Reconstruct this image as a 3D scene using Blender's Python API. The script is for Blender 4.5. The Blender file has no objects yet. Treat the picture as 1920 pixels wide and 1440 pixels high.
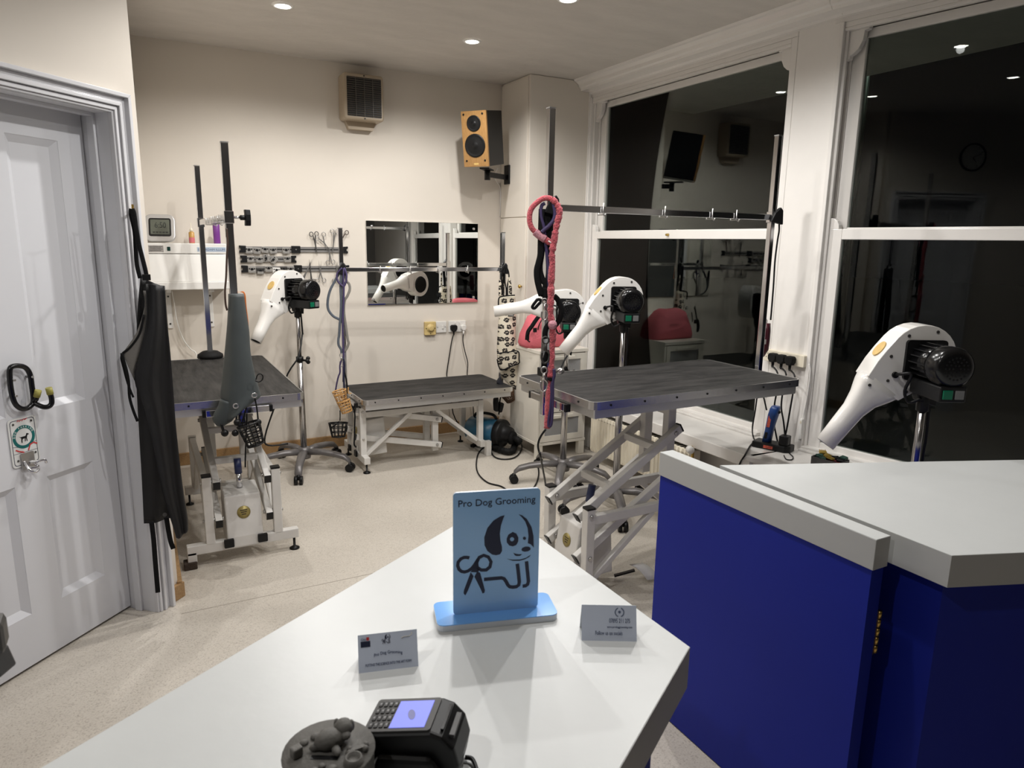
import bpy, bmesh, math, random
from mathutils import Vector, Matrix
random.seed(7)
SC = bpy.context.scene
COL = SC.collection
PI = math.pi
V = Vector

# ------------------------------------------------------------------ camera
cam_d = bpy.data.cameras.new('camera')
cam = bpy.data.objects.new('camera', cam_d)
COL.objects.link(cam)
cam.matrix_world = Matrix(((0.880721, 0.081464, -0.466578, 0.000000), (-0.473400, 0.182491, -0.861736, 0.000000), (0.014946, 0.979827, 0.199289, 1.500000), (0.000000, 0.000000, 0.000000, 1.000000)))
cam_d.sensor_width = 36.0
cam_d.lens = 24.4281
cam_d.clip_start = 0.05
cam_d.clip_end = 200
cam_d.dof.use_dof = True
cam_d.dof.focus_distance = 3.2
cam_d.dof.aperture_fstop = 11.0
SC.camera = cam

# ------------------------------------------------------------------ world, light, exposure
W = bpy.data.worlds.new('night')
SC.world = W
W.use_nodes = True
bg = W.node_tree.nodes['Background']
bg.inputs[0].default_value = (0.10, 0.12, 0.16, 1)
bg.inputs[1].default_value = 0.004
SC.view_settings.view_transform = 'Standard'
SC.view_settings.look = 'None'
SC.view_settings.gamma = 1.0
SC.view_settings.use_curve_mapping = False
SC.view_settings.exposure = 0.0
LAMP_POWER = 43.5
LAMP_COLOR = (1.0, 0.98, 0.955)
LAMP_CONE = 157.0
CEIL = 2.67
VISIBLE_LAMPS = [(0.782, 3.965), (1.883, 4.041), (1.977, 3.137)]
OTHER_LAMPS = [(0.85, 3.02), (0.93, 2.10), (2.02, 2.22), (0.95, 1.15), (-0.85, 0.55)]  # last one is an added fill lamp, brightening sign, cards and door

def spot(name, x, y, z, k=1.0):
    l = bpy.data.lights.new(name, 'SPOT')
    l.energy = LAMP_POWER * k
    l.color = LAMP_COLOR
    l.spot_size = math.radians(LAMP_CONE)
    l.spot_blend = 0.5
    l.shadow_soft_size = 0.022
    o = bpy.data.objects.new(name, l)
    o.location = (x, y, z)
    COL.objects.link(o)
    return o
for (x, y) in VISIBLE_LAMPS + OTHER_LAMPS:
    spot('downlight_beam', x, y, CEIL - 0.022, 0.72 if y < 1.5 else 1.0)

# ------------------------------------------------------------------ materials
def nt(name):
    m = bpy.data.materials.new(name)
    m.use_nodes = True
    t = m.node_tree
    return m, t, t.nodes, t.links, t.nodes['Principled BSDF']

def mat(name, col, rough=0.5, metal=0.0, bump=0.0, bscale=40.0, var=0.0, vscale=6.0, coat=0.0, spec=0.5, sheen=0.0, stretch=None):
    m, t, N, L, P = nt(name)
    P.inputs['Base Color'].default_value = (*col, 1)
    P.inputs['Roughness'].default_value = rough
    P.inputs['Metallic'].default_value = metal
    P.inputs['Specular IOR Level'].default_value = spec
    if coat: P.inputs['Coat Weight'].default_value = coat; P.inputs['Coat Roughness'].default_value = 0.08
    if sheen: P.inputs['Sheen Weight'].default_value = sheen
    tc = N.new('ShaderNodeTexCoord')
    src = tc.outputs['Object']
    if stretch:
        mp = N.new('ShaderNodeMapping'); mp.inputs['Scale'].default_value = stretch
        L.new(src, mp.inputs['Vector']); src = mp.outputs['Vector']
    if var > 0:
        n = N.new('ShaderNodeTexNoise'); n.inputs['Scale'].default_value = vscale; n.inputs['Detail'].default_value = 5
        L.new(src, n.inputs['Vector'])
        r = N.new('ShaderNodeValToRGB')
        r.color_ramp.elements[0].position = 0.3; r.color_ramp.elements[1].position = 0.7
        r.color_ramp.elements[0].color = (*[c * (1 - var) for c in col], 1)
        r.color_ramp.elements[1].color = (*[min(1, c * (1 + var)) for c in col], 1)
        L.new(n.outputs['Fac'], r.inputs['Fac']); L.new(r.outputs['Color'], P.inputs['Base Color'])
    if bump > 0:
        n = N.new('ShaderNodeTexNoise'); n.inputs['Scale'].default_value = bscale; n.inputs['Detail'].default_value = 4
        L.new(src, n.inputs['Vector'])
        b = N.new('ShaderNodeBump'); b.inputs['Strength'].default_value = bump; b.inputs['Distance'].default_value = 0.01
        L.new(n.outputs['Fac'], b.inputs['Height']); L.new(b.outputs['Normal'], P.inputs['Normal'])
    return m

def emat(name, col, strength):
    m, t, N, L, P = nt(name)
    P.inputs['Base Color'].default_value = (*col, 1)
    P.inputs['Emission Color'].default_value = (*col, 1)
    P.inputs['Emission Strength'].default_value = strength
    return m

def floor_mat():
    m, t, N, L, P = nt('speckled_vinyl')
    tc = N.new('ShaderNodeTexCoord')
    big = N.new('ShaderNodeTexNoise'); big.inputs['Scale'].default_value = 1.6; big.inputs['Detail'].default_value = 6
    fine = N.new('ShaderNodeTexNoise'); fine.inputs['Scale'].default_value = 190; fine.inputs['Detail'].default_value = 2
    for n in (big, fine): L.new(tc.outputs['Object'], n.inputs['Vector'])
    r1 = N.new('ShaderNodeValToRGB')
    e = r1.color_ramp.elements
    e[0].position = 0.28; e[0].color = (0.43, 0.385, 0.33, 1)
    e[1].position = 0.60; e[1].color = (0.645, 0.595, 0.52, 1)
    k = e.new(0.42); k.color = (0.59, 0.54, 0.47, 1)
    L.new(fine.outputs['Fac'], r1.inputs['Fac'])
    r2 = N.new('ShaderNodeValToRGB')
    r2.color_ramp.elements[0].position = 0.3; r2.color_ramp.elements[0].color = (0.80, 0.79, 0.78, 1)
    r2.color_ramp.elements[1].position = 0.7; r2.color_ramp.elements[1].color = (1, 1, 1, 1)
    L.new(big.outputs['Fac'], r2.inputs['Fac'])
    mx = N.new('ShaderNodeMix'); mx.data_type = 'RGBA'; mx.blend_type = 'MULTIPLY'; mx.inputs[0].default_value = 1
    L.new(r1.outputs['Color'], mx.inputs[6]); L.new(r2.outputs['Color'], mx.inputs[7])
    L.new(mx.outputs[2], P.inputs['Base Color'])
    P.inputs['Roughness'].default_value = 0.42
    b = N.new('ShaderNodeBump'); b.inputs['Strength'].default_value = 0.08; b.inputs['Distance'].default_value = 0.004
    L.new(fine.outputs['Fac'], b.inputs['Height']); L.new(b.outputs['Normal'], P.inputs['Normal'])
    return m

def rubber_mat(name, c0, c1, ax=0):
    # ribbed black rubber mat, dusty
    m, t, N, L, P = nt(name)
    tc = N.new('ShaderNodeTexCoord')
    w = N.new('ShaderNodeTexWave'); w.inputs['Scale'].default_value = 60; w.bands_direction = 'X' if ax == 0 else 'Y'
    L.new(tc.outputs['Object'], w.inputs['Vector'])
    mp = N.new('ShaderNodeMapping'); mp.inputs['Scale'].default_value = (2.2, 9, 4) if ax == 0 else (2.2, 14, 4)
    L.new(tc.outputs['Object'], mp.inputs['Vector'])
    n = N.new('ShaderNodeTexNoise'); n.inputs['Scale'].default_value = 2.2; n.inputs['Detail'].default_value = 8; n.inputs['Roughness'].default_value = 0.68
    L.new(mp.outputs['Vector'], n.inputs['Vector'])
    r = N.new('ShaderNodeValToRGB')
    r.color_ramp.elements[0].position = 0.36; r.color_ramp.elements[0].color = (*c0, 1)
    r.color_ramp.elements[1].position = 0.74; r.color_ramp.elements[1].color = (*c1, 1)
    L.new(n.outputs['Fac'], r.inputs['Fac']); L.new(r.outputs['Color'], P.inputs['Base Color'])
    P.inputs['Roughness'].default_value = 0.62
    P.inputs['Specular IOR Level'].default_value = 0.2
    b = N.new('ShaderNodeBump'); b.inputs['Strength'].default_value = 0.25; b.inputs['Distance'].default_value = 0.002
    L.new(w.outputs['Fac'], b.inputs['Height']); L.new(b.outputs['Normal'], P.inputs['Normal'])
    return m

def wood_mat(name, c0, c1, scale=(1, 1, 12)):
    m, t, N, L, P = nt(name)
    tc = N.new('ShaderNodeTexCoord')
    mp = N.new('ShaderNodeMapping'); mp.inputs['Scale'].default_value = scale
    L.new(tc.outputs['Object'], mp.inputs['Vector'])
    n = N.new('ShaderNodeTexNoise'); n.inputs['Scale'].default_value = 9; n.inputs['Detail'].default_value = 6; n.inputs['Distortion'].default_value = 0.6
    L.new(mp.outputs['Vector'], n.inputs['Vector'])
    r = N.new('ShaderNodeValToRGB')
    r.color_ramp.elements[0].position = 0.3; r.color_ramp.elements[0].color = (*c0, 1)
    r.color_ramp.elements[1].position = 0.7; r.color_ramp.elements[1].color = (*c1, 1)
    L.new(n.outputs['Fac'], r.inputs['Fac']); L.new(r.outputs['Color'], P.inputs['Base Color'])
    P.inputs['Roughness'].default_value = 0.4
    return m

def glass_mat():
    m = bpy.data.materials.new('window_glass'); m.use_nodes = True
    t = m.node_tree; N, L = t.nodes, t.links
    N.remove(N['Principled BSDF'])
    out = N['Material Output']
    tr = N.new('ShaderNodeBsdfTransparent'); tr.inputs[0].default_value = (0.86, 0.9, 0.88, 1)
    gl = N.new('ShaderNodeBsdfGlossy'); gl.inputs['Roughness'].default_value = 0.0
    fr = N.new('ShaderNodeFresnel'); fr.inputs['IOR'].default_value = 1.29
    mx = N.new('ShaderNodeMixShader')
    L.new(fr.outputs[0], mx.inputs[0]); L.new(tr.outputs[0], mx.inputs[1]); L.new(gl.outputs[0], mx.inputs[2])
    L.new(mx.outputs[0], out.inputs['Surface'])
    return m

def paw_mat():
    # cream cloth with black paw prints (flat print): pad + four toes around each scattered cell centre
    m, t, N, L, P = nt('paw_print_cloth')
    tc = N.new('ShaderNodeTexCoord')
    sp = N.new('ShaderNodeSeparateXYZ'); L.new(tc.outputs['Object'], sp.inputs[0])
    cb = N.new('ShaderNodeCombineXYZ'); L.new(sp.outputs['X'], cb.inputs[0]); L.new(sp.outputs['Z'], cb.inputs[1])
    sc = N.new('ShaderNodeVectorMath'); sc.operation = 'SCALE'; sc.inputs['Scale'].default_value = 22.0
    L.new(cb.outputs[0], sc.inputs[0])
    vo = N.new('ShaderNodeTexVoronoi'); vo.voronoi_dimensions = '2D'; vo.inputs['Scale'].default_value = 1.0; vo.inputs['Randomness'].default_value = 0.45
    L.new(sc.outputs[0], vo.inputs['Vector'])
    sub = N.new('ShaderNodeVectorMath'); sub.operation = 'SUBTRACT'
    L.new(sc.outputs[0], sub.inputs[0]); L.new(vo.outputs['Position'], sub.inputs[1])
    cs = N.new('ShaderNodeSeparateColor'); L.new(vo.outputs['Color'], cs.inputs[0])
    an = N.new('ShaderNodeMath'); an.operation = 'MULTIPLY_ADD'; an.inputs[1].default_value = 1.6; an.inputs[2].default_value = -0.9
    L.new(cs.outputs[0], an.inputs[0])
    ro = N.new('ShaderNodeVectorRotate'); ro.rotation_type = 'Z_AXIS'
    L.new(sub.outputs[0], ro.inputs['Vector']); L.new(an.outputs[0], ro.inputs['Angle'])
    cur = None
    for (x, y, sx, sy) in ((0, -0.13, 4.0, 5.2), (-0.28, 0.09, 8.2, 6.8), (-0.10, 0.27, 8.2, 6.2), (0.11, 0.27, 8.2, 6.2), (0.29, 0.08, 8.2, 6.8)):
        a = N.new('ShaderNodeVectorMath'); a.operation = 'SUBTRACT'; a.inputs[1].default_value = (x, y, 0)
        L.new(ro.outputs[0], a.inputs[0])
        b = N.new('ShaderNodeVectorMath'); b.operation = 'MULTIPLY'; b.inputs[1].default_value = (sx, sy, 0)
        L.new(a.outputs[0], b.inputs[0])
        c = N.new('ShaderNodeVectorMath'); c.operation = 'LENGTH'; L.new(b.outputs[0], c.inputs[0])
        d = N.new('ShaderNodeMath'); d.operation = 'LESS_THAN'; d.inputs[1].default_value = 1.0
        L.new(c.outputs['Value'], d.inputs[0])
        if cur is None: cur = d.outputs[0]
        else:
            e = N.new('ShaderNodeMath'); e.operation = 'MAXIMUM'; L.new(cur, e.inputs[0]); L.new(d.outputs[0], e.inputs[1]); cur = e.outputs[0]
    mx = N.new('ShaderNodeMix'); mx.data_type = 'RGBA'
    mx.inputs[6].default_value = (0.66, 0.60, 0.48, 1); mx.inputs[7].default_value = (0.018, 0.014, 0.012, 1)
    L.new(cur, mx.inputs[0]); L.new(mx.outputs[2], P.inputs['Base Color'])
    P.inputs['Roughness'].default_value = 0.8
    return m

M = {}
M['wall'] = mat('cream_emulsion', (0.69, 0.635, 0.56), 0.72, bump=0.12, bscale=9, var=0.02, vscale=2)
M['unlitwall'] = mat('unlit_room_wall', (0.24, 0.24, 0.24), 0.6)  # dark colour stands in for the unlit room in the chrome reflections
M['ceiling'] = mat('stippled_ceiling_paint', (0.60, 0.565, 0.52), 0.85, bump=0.5, bscale=26, var=0.05, vscale=5, stretch=(0.6, 1.6, 1))
M['gloss'] = mat('white_gloss_paint', (0.76, 0.735, 0.70), 0.22, bump=0.05, bscale=30, var=0.02)
M['doorgloss'] = mat('gloss_casing_paint', (0.68, 0.68, 0.70), 0.16, bump=0.06, bscale=22)
M['door'] = mat('white_door_paint', (0.67, 0.675, 0.70), 0.32, bump=0.05, bscale=14)
M['floor'] = floor_mat()
M['oak'] = wood_mat('oak_skirting', (0.25, 0.14, 0.055), (0.42, 0.26, 0.12), (12, 12, 40))
M['wood'] = wood_mat('speaker_veneer', (0.28, 0.145, 0.045), (0.39, 0.215, 0.075), (22, 22, 1.5))
M['black'] = mat('black_plastic', (0.0065, 0.0065, 0.007), 0.42, spec=0.3)
M['blackgloss'] = mat('black_gloss', (0.005, 0.005, 0.0055), 0.2, spec=0.4)
M['blackmatt'] = mat('black_rubber', (0.007, 0.007, 0.007), 0.7, spec=0.25, bump=0.1, bscale=80)
M['charcoal'] = mat('charcoal_plastic', (0.045, 0.043, 0.042), 0.55, bump=0.05, bscale=60)
M['strap'] = mat('black_webbing', (0.006, 0.006, 0.0065), 0.8, spec=0.2, bump=0.3, bscale=260)
M['chrome'] = mat('chrome', (0.72, 0.72, 0.74), 0.12, metal=1.0, bump=0.01, bscale=6)
M['steel'] = mat('brushed_steel', (0.52, 0.51, 0.50), 0.3, metal=1.0)
M['alu'] = mat('aluminium_trim', (0.70, 0.70, 0.70), 0.27, metal=1.0, bump=0.03, bscale=40)
M['apronalu'] = mat('satin_aluminium', (0.66, 0.66, 0.65), 0.4, metal=0.85)
M['base'] = mat('grey_metallic_paint', (0.16, 0.15, 0.148), 0.36, metal=0.35)
M['polechrome'] = mat('dull_chrome', (0.50, 0.49, 0.49), 0.22, metal=1.0)
M['frame'] = mat('white_tube_paint', (0.70, 0.68, 0.645), 0.38, bump=0.06, bscale=30, var=0.06, vscale=9)
M['rubber'] = rubber_mat('ribbed_rubber', (0.010, 0.0096, 0.0095), (0.050, 0.047, 0.045), 0)
M['rubber2'] = rubber_mat('dusty_rubber', (0.012, 0.0115, 0.011), (0.052, 0.049, 0.046), 1)
M['white'] = mat('white_plastic', (0.80, 0.785, 0.75), 0.3)
M['dryer'] = mat('white_dryer_shell', (0.82, 0.80, 0.765), 0.2, coat=0.3)
M['melamine'] = mat('white_melamine', (0.74, 0.70, 0.62), 0.4)
M['counter'] = mat('counter_laminate', (0.605, 0.62, 0.615), 0.36, var=0.015, vscale=12, bump=0.02, bscale=70)
M['edge'] = mat('counter_edge_grey', (0.47, 0.475, 0.465), 0.45)  # edge faces greyer than the worktop
M['blue'] = mat('blue_laminate', (0.011, 0.023, 0.29), 0.5, var=0.05, vscale=3, spec=0.18)
M['jointdark'] = mat('dark_joint', (0.03, 0.03, 0.03), 0.7)
M['glass'] = glass_mat()
M['mirror'] = mat('mirror_silver', (0.90, 0.92, 0.90), 0.0, metal=1.0)
M['mirroredge'] = mat('mirror_edge', (0.35, 0.4, 0.38), 0.15, metal=0.6)
M['beige'] = mat('aged_beige_plastic', (0.40, 0.325, 0.235), 0.4, var=0.04)
M['cream'] = mat('cream_enamel', (0.74, 0.68, 0.55), 0.35)
M['yellow'] = mat('yellowed_plastic', (0.66, 0.50, 0.21), 0.4)
M['brass'] = mat('brass', (0.62, 0.42, 0.12), 0.25, metal=1.0)
M['gold'] = mat('gold_label', (0.36, 0.29, 0.10), 0.4, metal=0.4, var=0.2, vscale=40)
M['goldsticker'] = mat('gold_sticker', (0.62, 0.42, 0.14), 0.4, var=0.1, vscale=60)
M['greyfab'] = mat('grey_oilcloth', (0.052, 0.062, 0.064), 0.55, bump=0.15, bscale=14, var=0.08, vscale=8)
M['apron'] = mat('black_apron_cloth', (0.0085, 0.0082, 0.0085), 0.6, spec=0.4, bump=0.35, bscale=10, var=0.2, vscale=9)
M['lining'] = mat('grey_lining', (0.17, 0.16, 0.145), 0.8, bump=0.2, bscale=200)
M['orange'] = mat('orange_lining', (0.62, 0.17, 0.03), 0.6)
M['pinkfuzz'] = mat('pink_chenille', (0.58, 0.10, 0.125), 0.9, bump=1.0, bscale=150, var=0.35, vscale=90, sheen=0.3)
M['pinkband'] = mat('pale_pink_band', (0.60, 0.28, 0.33), 0.8, bump=0.6, bscale=120, var=.2, vscale=60)
M['purple'] = mat('purple_cord', (0.055, 0.040, 0.115), 0.5, bump=0.2, bscale=200)
M['bluegrey'] = mat('blue_grey_webbing', (0.105, 0.125, 0.155), 0.6, bump=0.2, bscale=200)
M['greyweb'] = mat('grey_webbing', (0.22, 0.21, 0.19), 0.7, bump=0.2, bscale=200)
M['leather'] = mat('brown_leather', (0.045, 0.024, 0.016), 0.5, var=0.2, vscale=30)
M['tan'] = mat('tan_plastic', (0.52, 0.29, 0.10), 0.5, var=0.15, vscale=30)
M['brownbasket'] = mat('brown_wicker', (0.09, 0.045, 0.02), 0.6, var=0.3, vscale=40)
M['paw'] = paw_mat()
M['pinkbag'] = mat('coral_pink_canvas', (0.64, 0.135, 0.165), 0.75, bump=0.3, bscale=120, var=0.06)
M['frost'] = mat('frosted_grey_panel', (0.30, 0.30, 0.30), 0.35)
M['teal'] = mat('teal_ink', (0.0, 0.12, 0.115), 0.5)
M['red'] = mat('red_ink', (0.55, 0.03, 0.03), 0.5)
M['ink'] = mat('navy_ink', (0.012, 0.016, 0.045), 0.5)
M['inkgrey'] = mat('slate_ink', (0.10, 0.13, 0.22), 0.6)
M['signface'] = mat('sky_blue_acrylic', (0.33, 0.57, 0.90), 0.16, coat=0.2)
M['signbase'] = mat('blue_acrylic_base', (0.20, 0.48, 0.98), 0.12, coat=0.3)
M['signedge'] = mat('white_acrylic_edge', (0.66, 0.70, 0.76), 0.25)
M['card'] = mat('pale_blue_card', (0.60, 0.66, 0.79), 0.6)
M['silver'] = mat('silver_plastic', (0.50, 0.49, 0.48), 0.32, metal=0.5)
M['lcd'] = mat('lcd_panel', (0.10, 0.11, 0.085), 0.25)
M['lcdink'] = mat('lcd_digit', (0.018, 0.02, 0.016), 0.5)
M['amber'] = mat('amber_oil', (0.50, 0.28, 0.07), 0.2)
M['pinklabel'] = mat('pink_label', (0.55, 0.14, 0.16), 0.5)
M['violet'] = mat('violet_can', (0.17, 0.035, 0.24), 0.3)
M['greysticker'] = mat('grey_sticker', (0.33, 0.31, 0.29), 0.5, var=0.2, vscale=60)
M['bluesticker'] = mat('blue_sticker', (0.42, 0.50, 0.60), 0.5)
M['blade'] = mat('blade_steel', (0.40, 0.385, 0.36), 0.35, metal=0.55)
M['railmetal'] = mat('strip_rail', (0.27, 0.26, 0.25), 0.4, metal=0.4)
M['grille'] = mat('grille_brown', (0.10, 0.088, 0.074), 0.35)
M['green'] = mat('green_button', (0.0, 0.13, 0.065), 0.3)
M['greybutton'] = mat('grey_button', (0.16, 0.16, 0.16), 0.35)
M['bluemetal'] = mat('petrol_blue_shell', (0.02, 0.11, 0.19), 0.35)
M['clipperblue'] = mat('blue_clipper_shell', (0.012, 0.055, 0.22), 0.35)
M['redlabel'] = mat('red_orange_label', (0.60, 0.10, 0.06), 0.5, var=0.4, vscale=90)
M['burgundy'] = mat('burgundy_shell', (0.075, 0.012, 0.02), 0.35)
M['resin'] = mat('grey_resin', (0.12, 0.115, 0.105), 0.65, bump=0.3, bscale=60, var=0.25, vscale=20)
M['screen'] = emat('lit_screen', (0.17, 0.20, 0.72), 0.62)
M['screenmark'] = mat('screen_mark', (0.10, 0.11, 0.35), 0.4)
M['lamp'] = emat('lamp_lens', (1.0, 0.97, 0.92), 60.0)
M['streetlamp'] = emat('street_lamp_lens', (0.75, 1.0, 0.82), 40.0)
M['asphalt'] = mat('asphalt', (0.03, 0.03, 0.03), 0.9, bump=0.3, bscale=60)
M['actblue'] = mat('blue_gas_strut', (0.02, 0.03, 0.10), 0.4)
M['greyprim'] = mat('dark_grey_metal', (0.060, 0.057, 0.053), 0.5, metal=0.3)
M['plate'] = mat('white_printed_plate', (0.68, 0.68, 0.66), 0.3)
M['dirt'] = mat('rusty_dirt', (0.05, 0.035, 0.025), 0.9, bump=0.6, bscale=80)
M['brownwool'] = mat('brown_wool', (0.10, 0.06, 0.03), 0.9)

# ------------------------------------------------------------------ mesh helpers
WORLD = {}

class MB:
    def __init__(self):
        self.v = []; self.f = []; self.s = []
    def add(self, vs, fs, smooth=False):
        o = len(self.v)
        self.v += [V(p) for p in vs]
        for f in fs:
            self.f.append([i + o for i in f]); self.s.append(smooth)
        return self
    def box(self, a, b):
        x0, y0, z0 = a; x1, y1, z1 = b
        if x0 > x1: x0, x1 = x1, x0
        if y0 > y1: y0, y1 = y1, y0
        if z0 > z1: z0, z1 = z1, z0
        return self.add([(x0, y0, z0), (x1, y0, z0), (x1, y1, z0), (x0, y1, z0), (x0, y0, z1), (x1, y0, z1), (x1, y1, z1), (x0, y1, z1)],
                        [(0, 3, 2, 1), (4, 5, 6, 7), (0, 1, 5, 4), (1, 2, 6, 5), (2, 3, 7, 6), (3, 0, 4, 7)])
    def obox(self, M4, sx, sy, sz):
        "box centred on M4 with full sizes"
        p = []
        for z in (-.5, .5):
            for (x, y) in ((-.5, -.5), (.5, -.5), (.5, .5), (-.5, .5)):
                p.append(M4 @ V((x * sx, y * sy, z * sz)))
        return self.add(p, [(0, 3, 2, 1), (4, 5, 6, 7), (0, 1, 5, 4), (1, 2, 6, 5), (2, 3, 7, 6), (3, 0, 4, 7)])
    def bar(self, p, q, w, h, up=(0, 0, 1)):
        p = V(p); q = V(q); d = (q - p); L = d.length; d.normalize()
        up = V(up)
        if abs(d.dot(up)) > .98: up = V((0, 1, 0))
        s = d.cross(up).normalized(); u = s.cross(d)
        M4 = Matrix((( s.x, d.x, u.x, 0), (s.y, d.y, u.y, 0), (s.z, d.z, u.z, 0), (0, 0, 0, 1)))
        M4 = Matrix.Translation((p + q) / 2) @ M4
        return self.obox(M4, w, L, h)
    def loft(self, rings, caps=True, smooth=True, closed=False):
        n = len(rings[0]); vs = []; fs = []
        for r in rings: vs += r
        m = len(rings)
        for i in range(m if closed else m - 1):
            a = i * n; b = ((i + 1) % m) * n
            for j in range(n):
                k = (j + 1) % n
                fs.append((a + j, a + k, b + k, b + j))
        self.add(vs, fs, smooth)
        if caps and not closed:
            o = len(self.v) - len(vs)
            self.f.append([o + j for j in range(n)][::-1]); self.s.append(False)
            self.f.append([o + (m - 1) * n + j for j in range(n)]); self.s.append(False)
        return self
    def tube(self, pts, r, n=8, closed=False, flat=1.0, wdir=None, caps=True):
        "sweep; r scalar or list; flat<1 squashes the section across wdir (a strap)"
        pts = [V(p) for p in pts]; m = len(pts)
        rs = r if isinstance(r, (list, tuple)) else [r] * m
        rings = []; prev = None
        for i, p in enumerate(pts):
            if closed: t = pts[(i + 1) % m] - pts[i - 1]
            else: t = pts[min(i + 1, m - 1)] - pts[max(i - 1, 0)]
            if t.length < 1e-9: t = V((0, 0, 1))
            t.normalize()
            if wdir is not None:
                s = V(wdir) - t * t.dot(V(wdir))
                if s.length < 1e-4: s = t.orthogonal()
                s.normalize()
            else:
                if prev is None: s = t.orthogonal().normalized()
                else:
                    s = prev - t * t.dot(prev)
                    if s.length < 1e-5: s = t.orthogonal()
                    s.normalize()
            prev = s
            u = t.cross(s)
            rings.append([p + s * (rs[i] * math.cos(2 * PI * j / n)) + u * (rs[i] * flat * math.sin(2 * PI * j / n)) for j in range(n)])
        return self.loft(rings, caps=caps, closed=closed)
    def cyl(self, p, q, r0, r1=None, n=16):
        return self.tube([p, q], [r0, r0 if r1 is None else r1], n)
    def lathe(self, prof, origin=(0, 0, 0), axis=(0, 0, 1), n=24, caps=True):
        axis = V(axis).normalized(); s = axis.orthogonal().normalized(); u = axis.cross(s); o = V(origin)
        rings = [[o + axis * z + s * (r * math.cos(2 * PI * j / n)) + u * (r * math.sin(2 * PI * j / n)) for j in range(n)] for (r, z) in prof]
        return self.loft(rings, caps=caps)
    def prism(self, poly, fr, d0, d1):
        "poly 2D in frame fr=(o,ex,ey,ez), extruded from d0 to d1 along ez"
        o, ex, ey, ez = [V(a) for a in fr]
        n = len(poly)
        a = [o + ex * x + ey * y + ez * d0 for (x, y) in poly]
        b = [o + ex * x + ey * y + ez * d1 for (x, y) in poly]
        ar = sum(poly[i][0] * poly[(i + 1) % n][1] - poly[(i + 1) % n][0] * poly[i][1] for i in range(n))
        fs = [tuple(range(n))[::-1], tuple(range(n, 2 * n))] + [(i, (i + 1) % n, n + (i + 1) % n, n + i) for i in range(n)]
        return self.add(a + b, fs)
    def ring(self, po, pi, fr, d0, d1):
        "prism with a hole: outer and inner polygons of equal count"
        o, ex, ey, ez = [V(a) for a in fr]
        n = len(po)
        def lay(pl, d): return [o + ex * x + ey * y + ez * d for (x, y) in pl]
        vs = lay(po, d0) + lay(pi, d0) + lay(po, d1) + lay(pi, d1)
        fs = []
        for i in range(n):
            k = (i + 1) % n
            fs += [(i, n + i, n + k, k), (2 * n + i, 2 * n + k, 3 * n + k, 3 * n + i), (i, k, 2 * n + k, 2 * n + i), (n + i, 3 * n + i, 3 * n + k, n + k)]
        return self.add(vs, fs)
    def stroke(self, pts, w, fr, d0, d1):
        "flat stroked path"
        m = len(pts); L = []; R = []
        for i, (x, y) in enumerate(pts):
            x0, y0 = pts[max(i - 1, 0)]; x1, y1 = pts[min(i + 1, m - 1)]
            dx, dy = x1 - x0, y1 - y0; l = math.hypot(dx, dy) or 1
            nx, ny = -dy / l * w / 2, dx / l * w / 2
            L.append((x + nx, y + ny)); R.append((x - nx, y - ny))
        for i in range(m - 1):
            self.prism([L[i], R[i], R[i + 1], L[i + 1]], fr, d0, d1)
        return self
    def sphere(self, c, r, sc=(1, 1, 1), n=12, rings=8, rot=None):
        c = V(c); vs = []; fs = []
        R3 = rot if rot else Matrix.Identity(3)
        for i in range(rings + 1):
            a = PI * i / rings
            for j in range(n):
                b = 2 * PI * j / n
                vs.append(c + R3 @ V((r * sc[0] * math.sin(a) * math.cos(b), r * sc[1] * math.sin(a) * math.sin(b), r * sc[2] * math.cos(a))))
        for i in range(rings):
            for j in range(n):
                k = (j + 1) % n
                fs.append((i * n + j, (i + 1) * n + j, (i + 1) * n + k, i * n + k))
        return self.add(vs, fs, True)
    def grid(self, rows, smooth=True):
        n = len(rows[0]); vs = []; fs = []
        for r in rows: vs += r
        for i in range(len(rows) - 1):
            for j in range(n - 1):
                fs.append((i * n + j, i * n + j + 1, (i + 1) * n + j + 1, (i + 1) * n + j))
        return self.add(vs, fs, smooth)
    def build(self, name, m, parent=None, bevel=0.0, seg=2, solid=0.0, local=False, sub=0, weld=False):
        me = bpy.data.meshes.new(name)
        if parent is not None:
            Wm = WORLD[parent]
            inv = Wm.inverted()
        else:
            xs = [p.x for p in self.v]; ys = [p.y for p in self.v]; zs = [p.z for p in self.v]
            c = V(((min(xs) + max(xs)) / 2, (min(ys) + max(ys)) / 2, min(zs)))
            Wm = Matrix.Translation(c); inv = Wm.inverted()
        vs = [p if local else inv @ p for p in self.v]
        me.from_pydata([tuple(p) for p in vs], [], self.f)
        bm = bmesh.new(); bm.from_mesh(me)
        if weld or any(self.s): bmesh.ops.remove_doubles(bm, verts=bm.verts, dist=1e-6)
        bmesh.ops.recalc_face_normals(bm, faces=bm.faces)
        bm.to_mesh(me); bm.free()
        if any(self.s):
            if len(me.polygons) == len(self.f):
                me.polygons.foreach_set('use_smooth', self.s)
            else:
                for p in me.polygons: p.use_smooth = True
            me.update()
        me.materials.append(m)
        o = bpy.data.objects.new(name, me)
        COL.objects.link(o)
        if parent is not None:
            o.parent = parent; WORLD[o] = Wm
        else:
            o.matrix_world = Wm; WORLD[o] = Wm
        if solid:
            md = o.modifiers.new('solid', 'SOLIDIFY'); md.thickness = solid; md.offset = 0
        if sub:
            md = o.modifiers.new('sub', 'SUBSURF'); md.levels = sub; md.render_levels = sub
        if bevel:
            md = o.modifiers.new('bevel', 'BEVEL'); md.width = bevel; md.segments = seg; md.limit_method = 'ANGLE'; md.angle_limit = math.radians(40)
        return o

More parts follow.
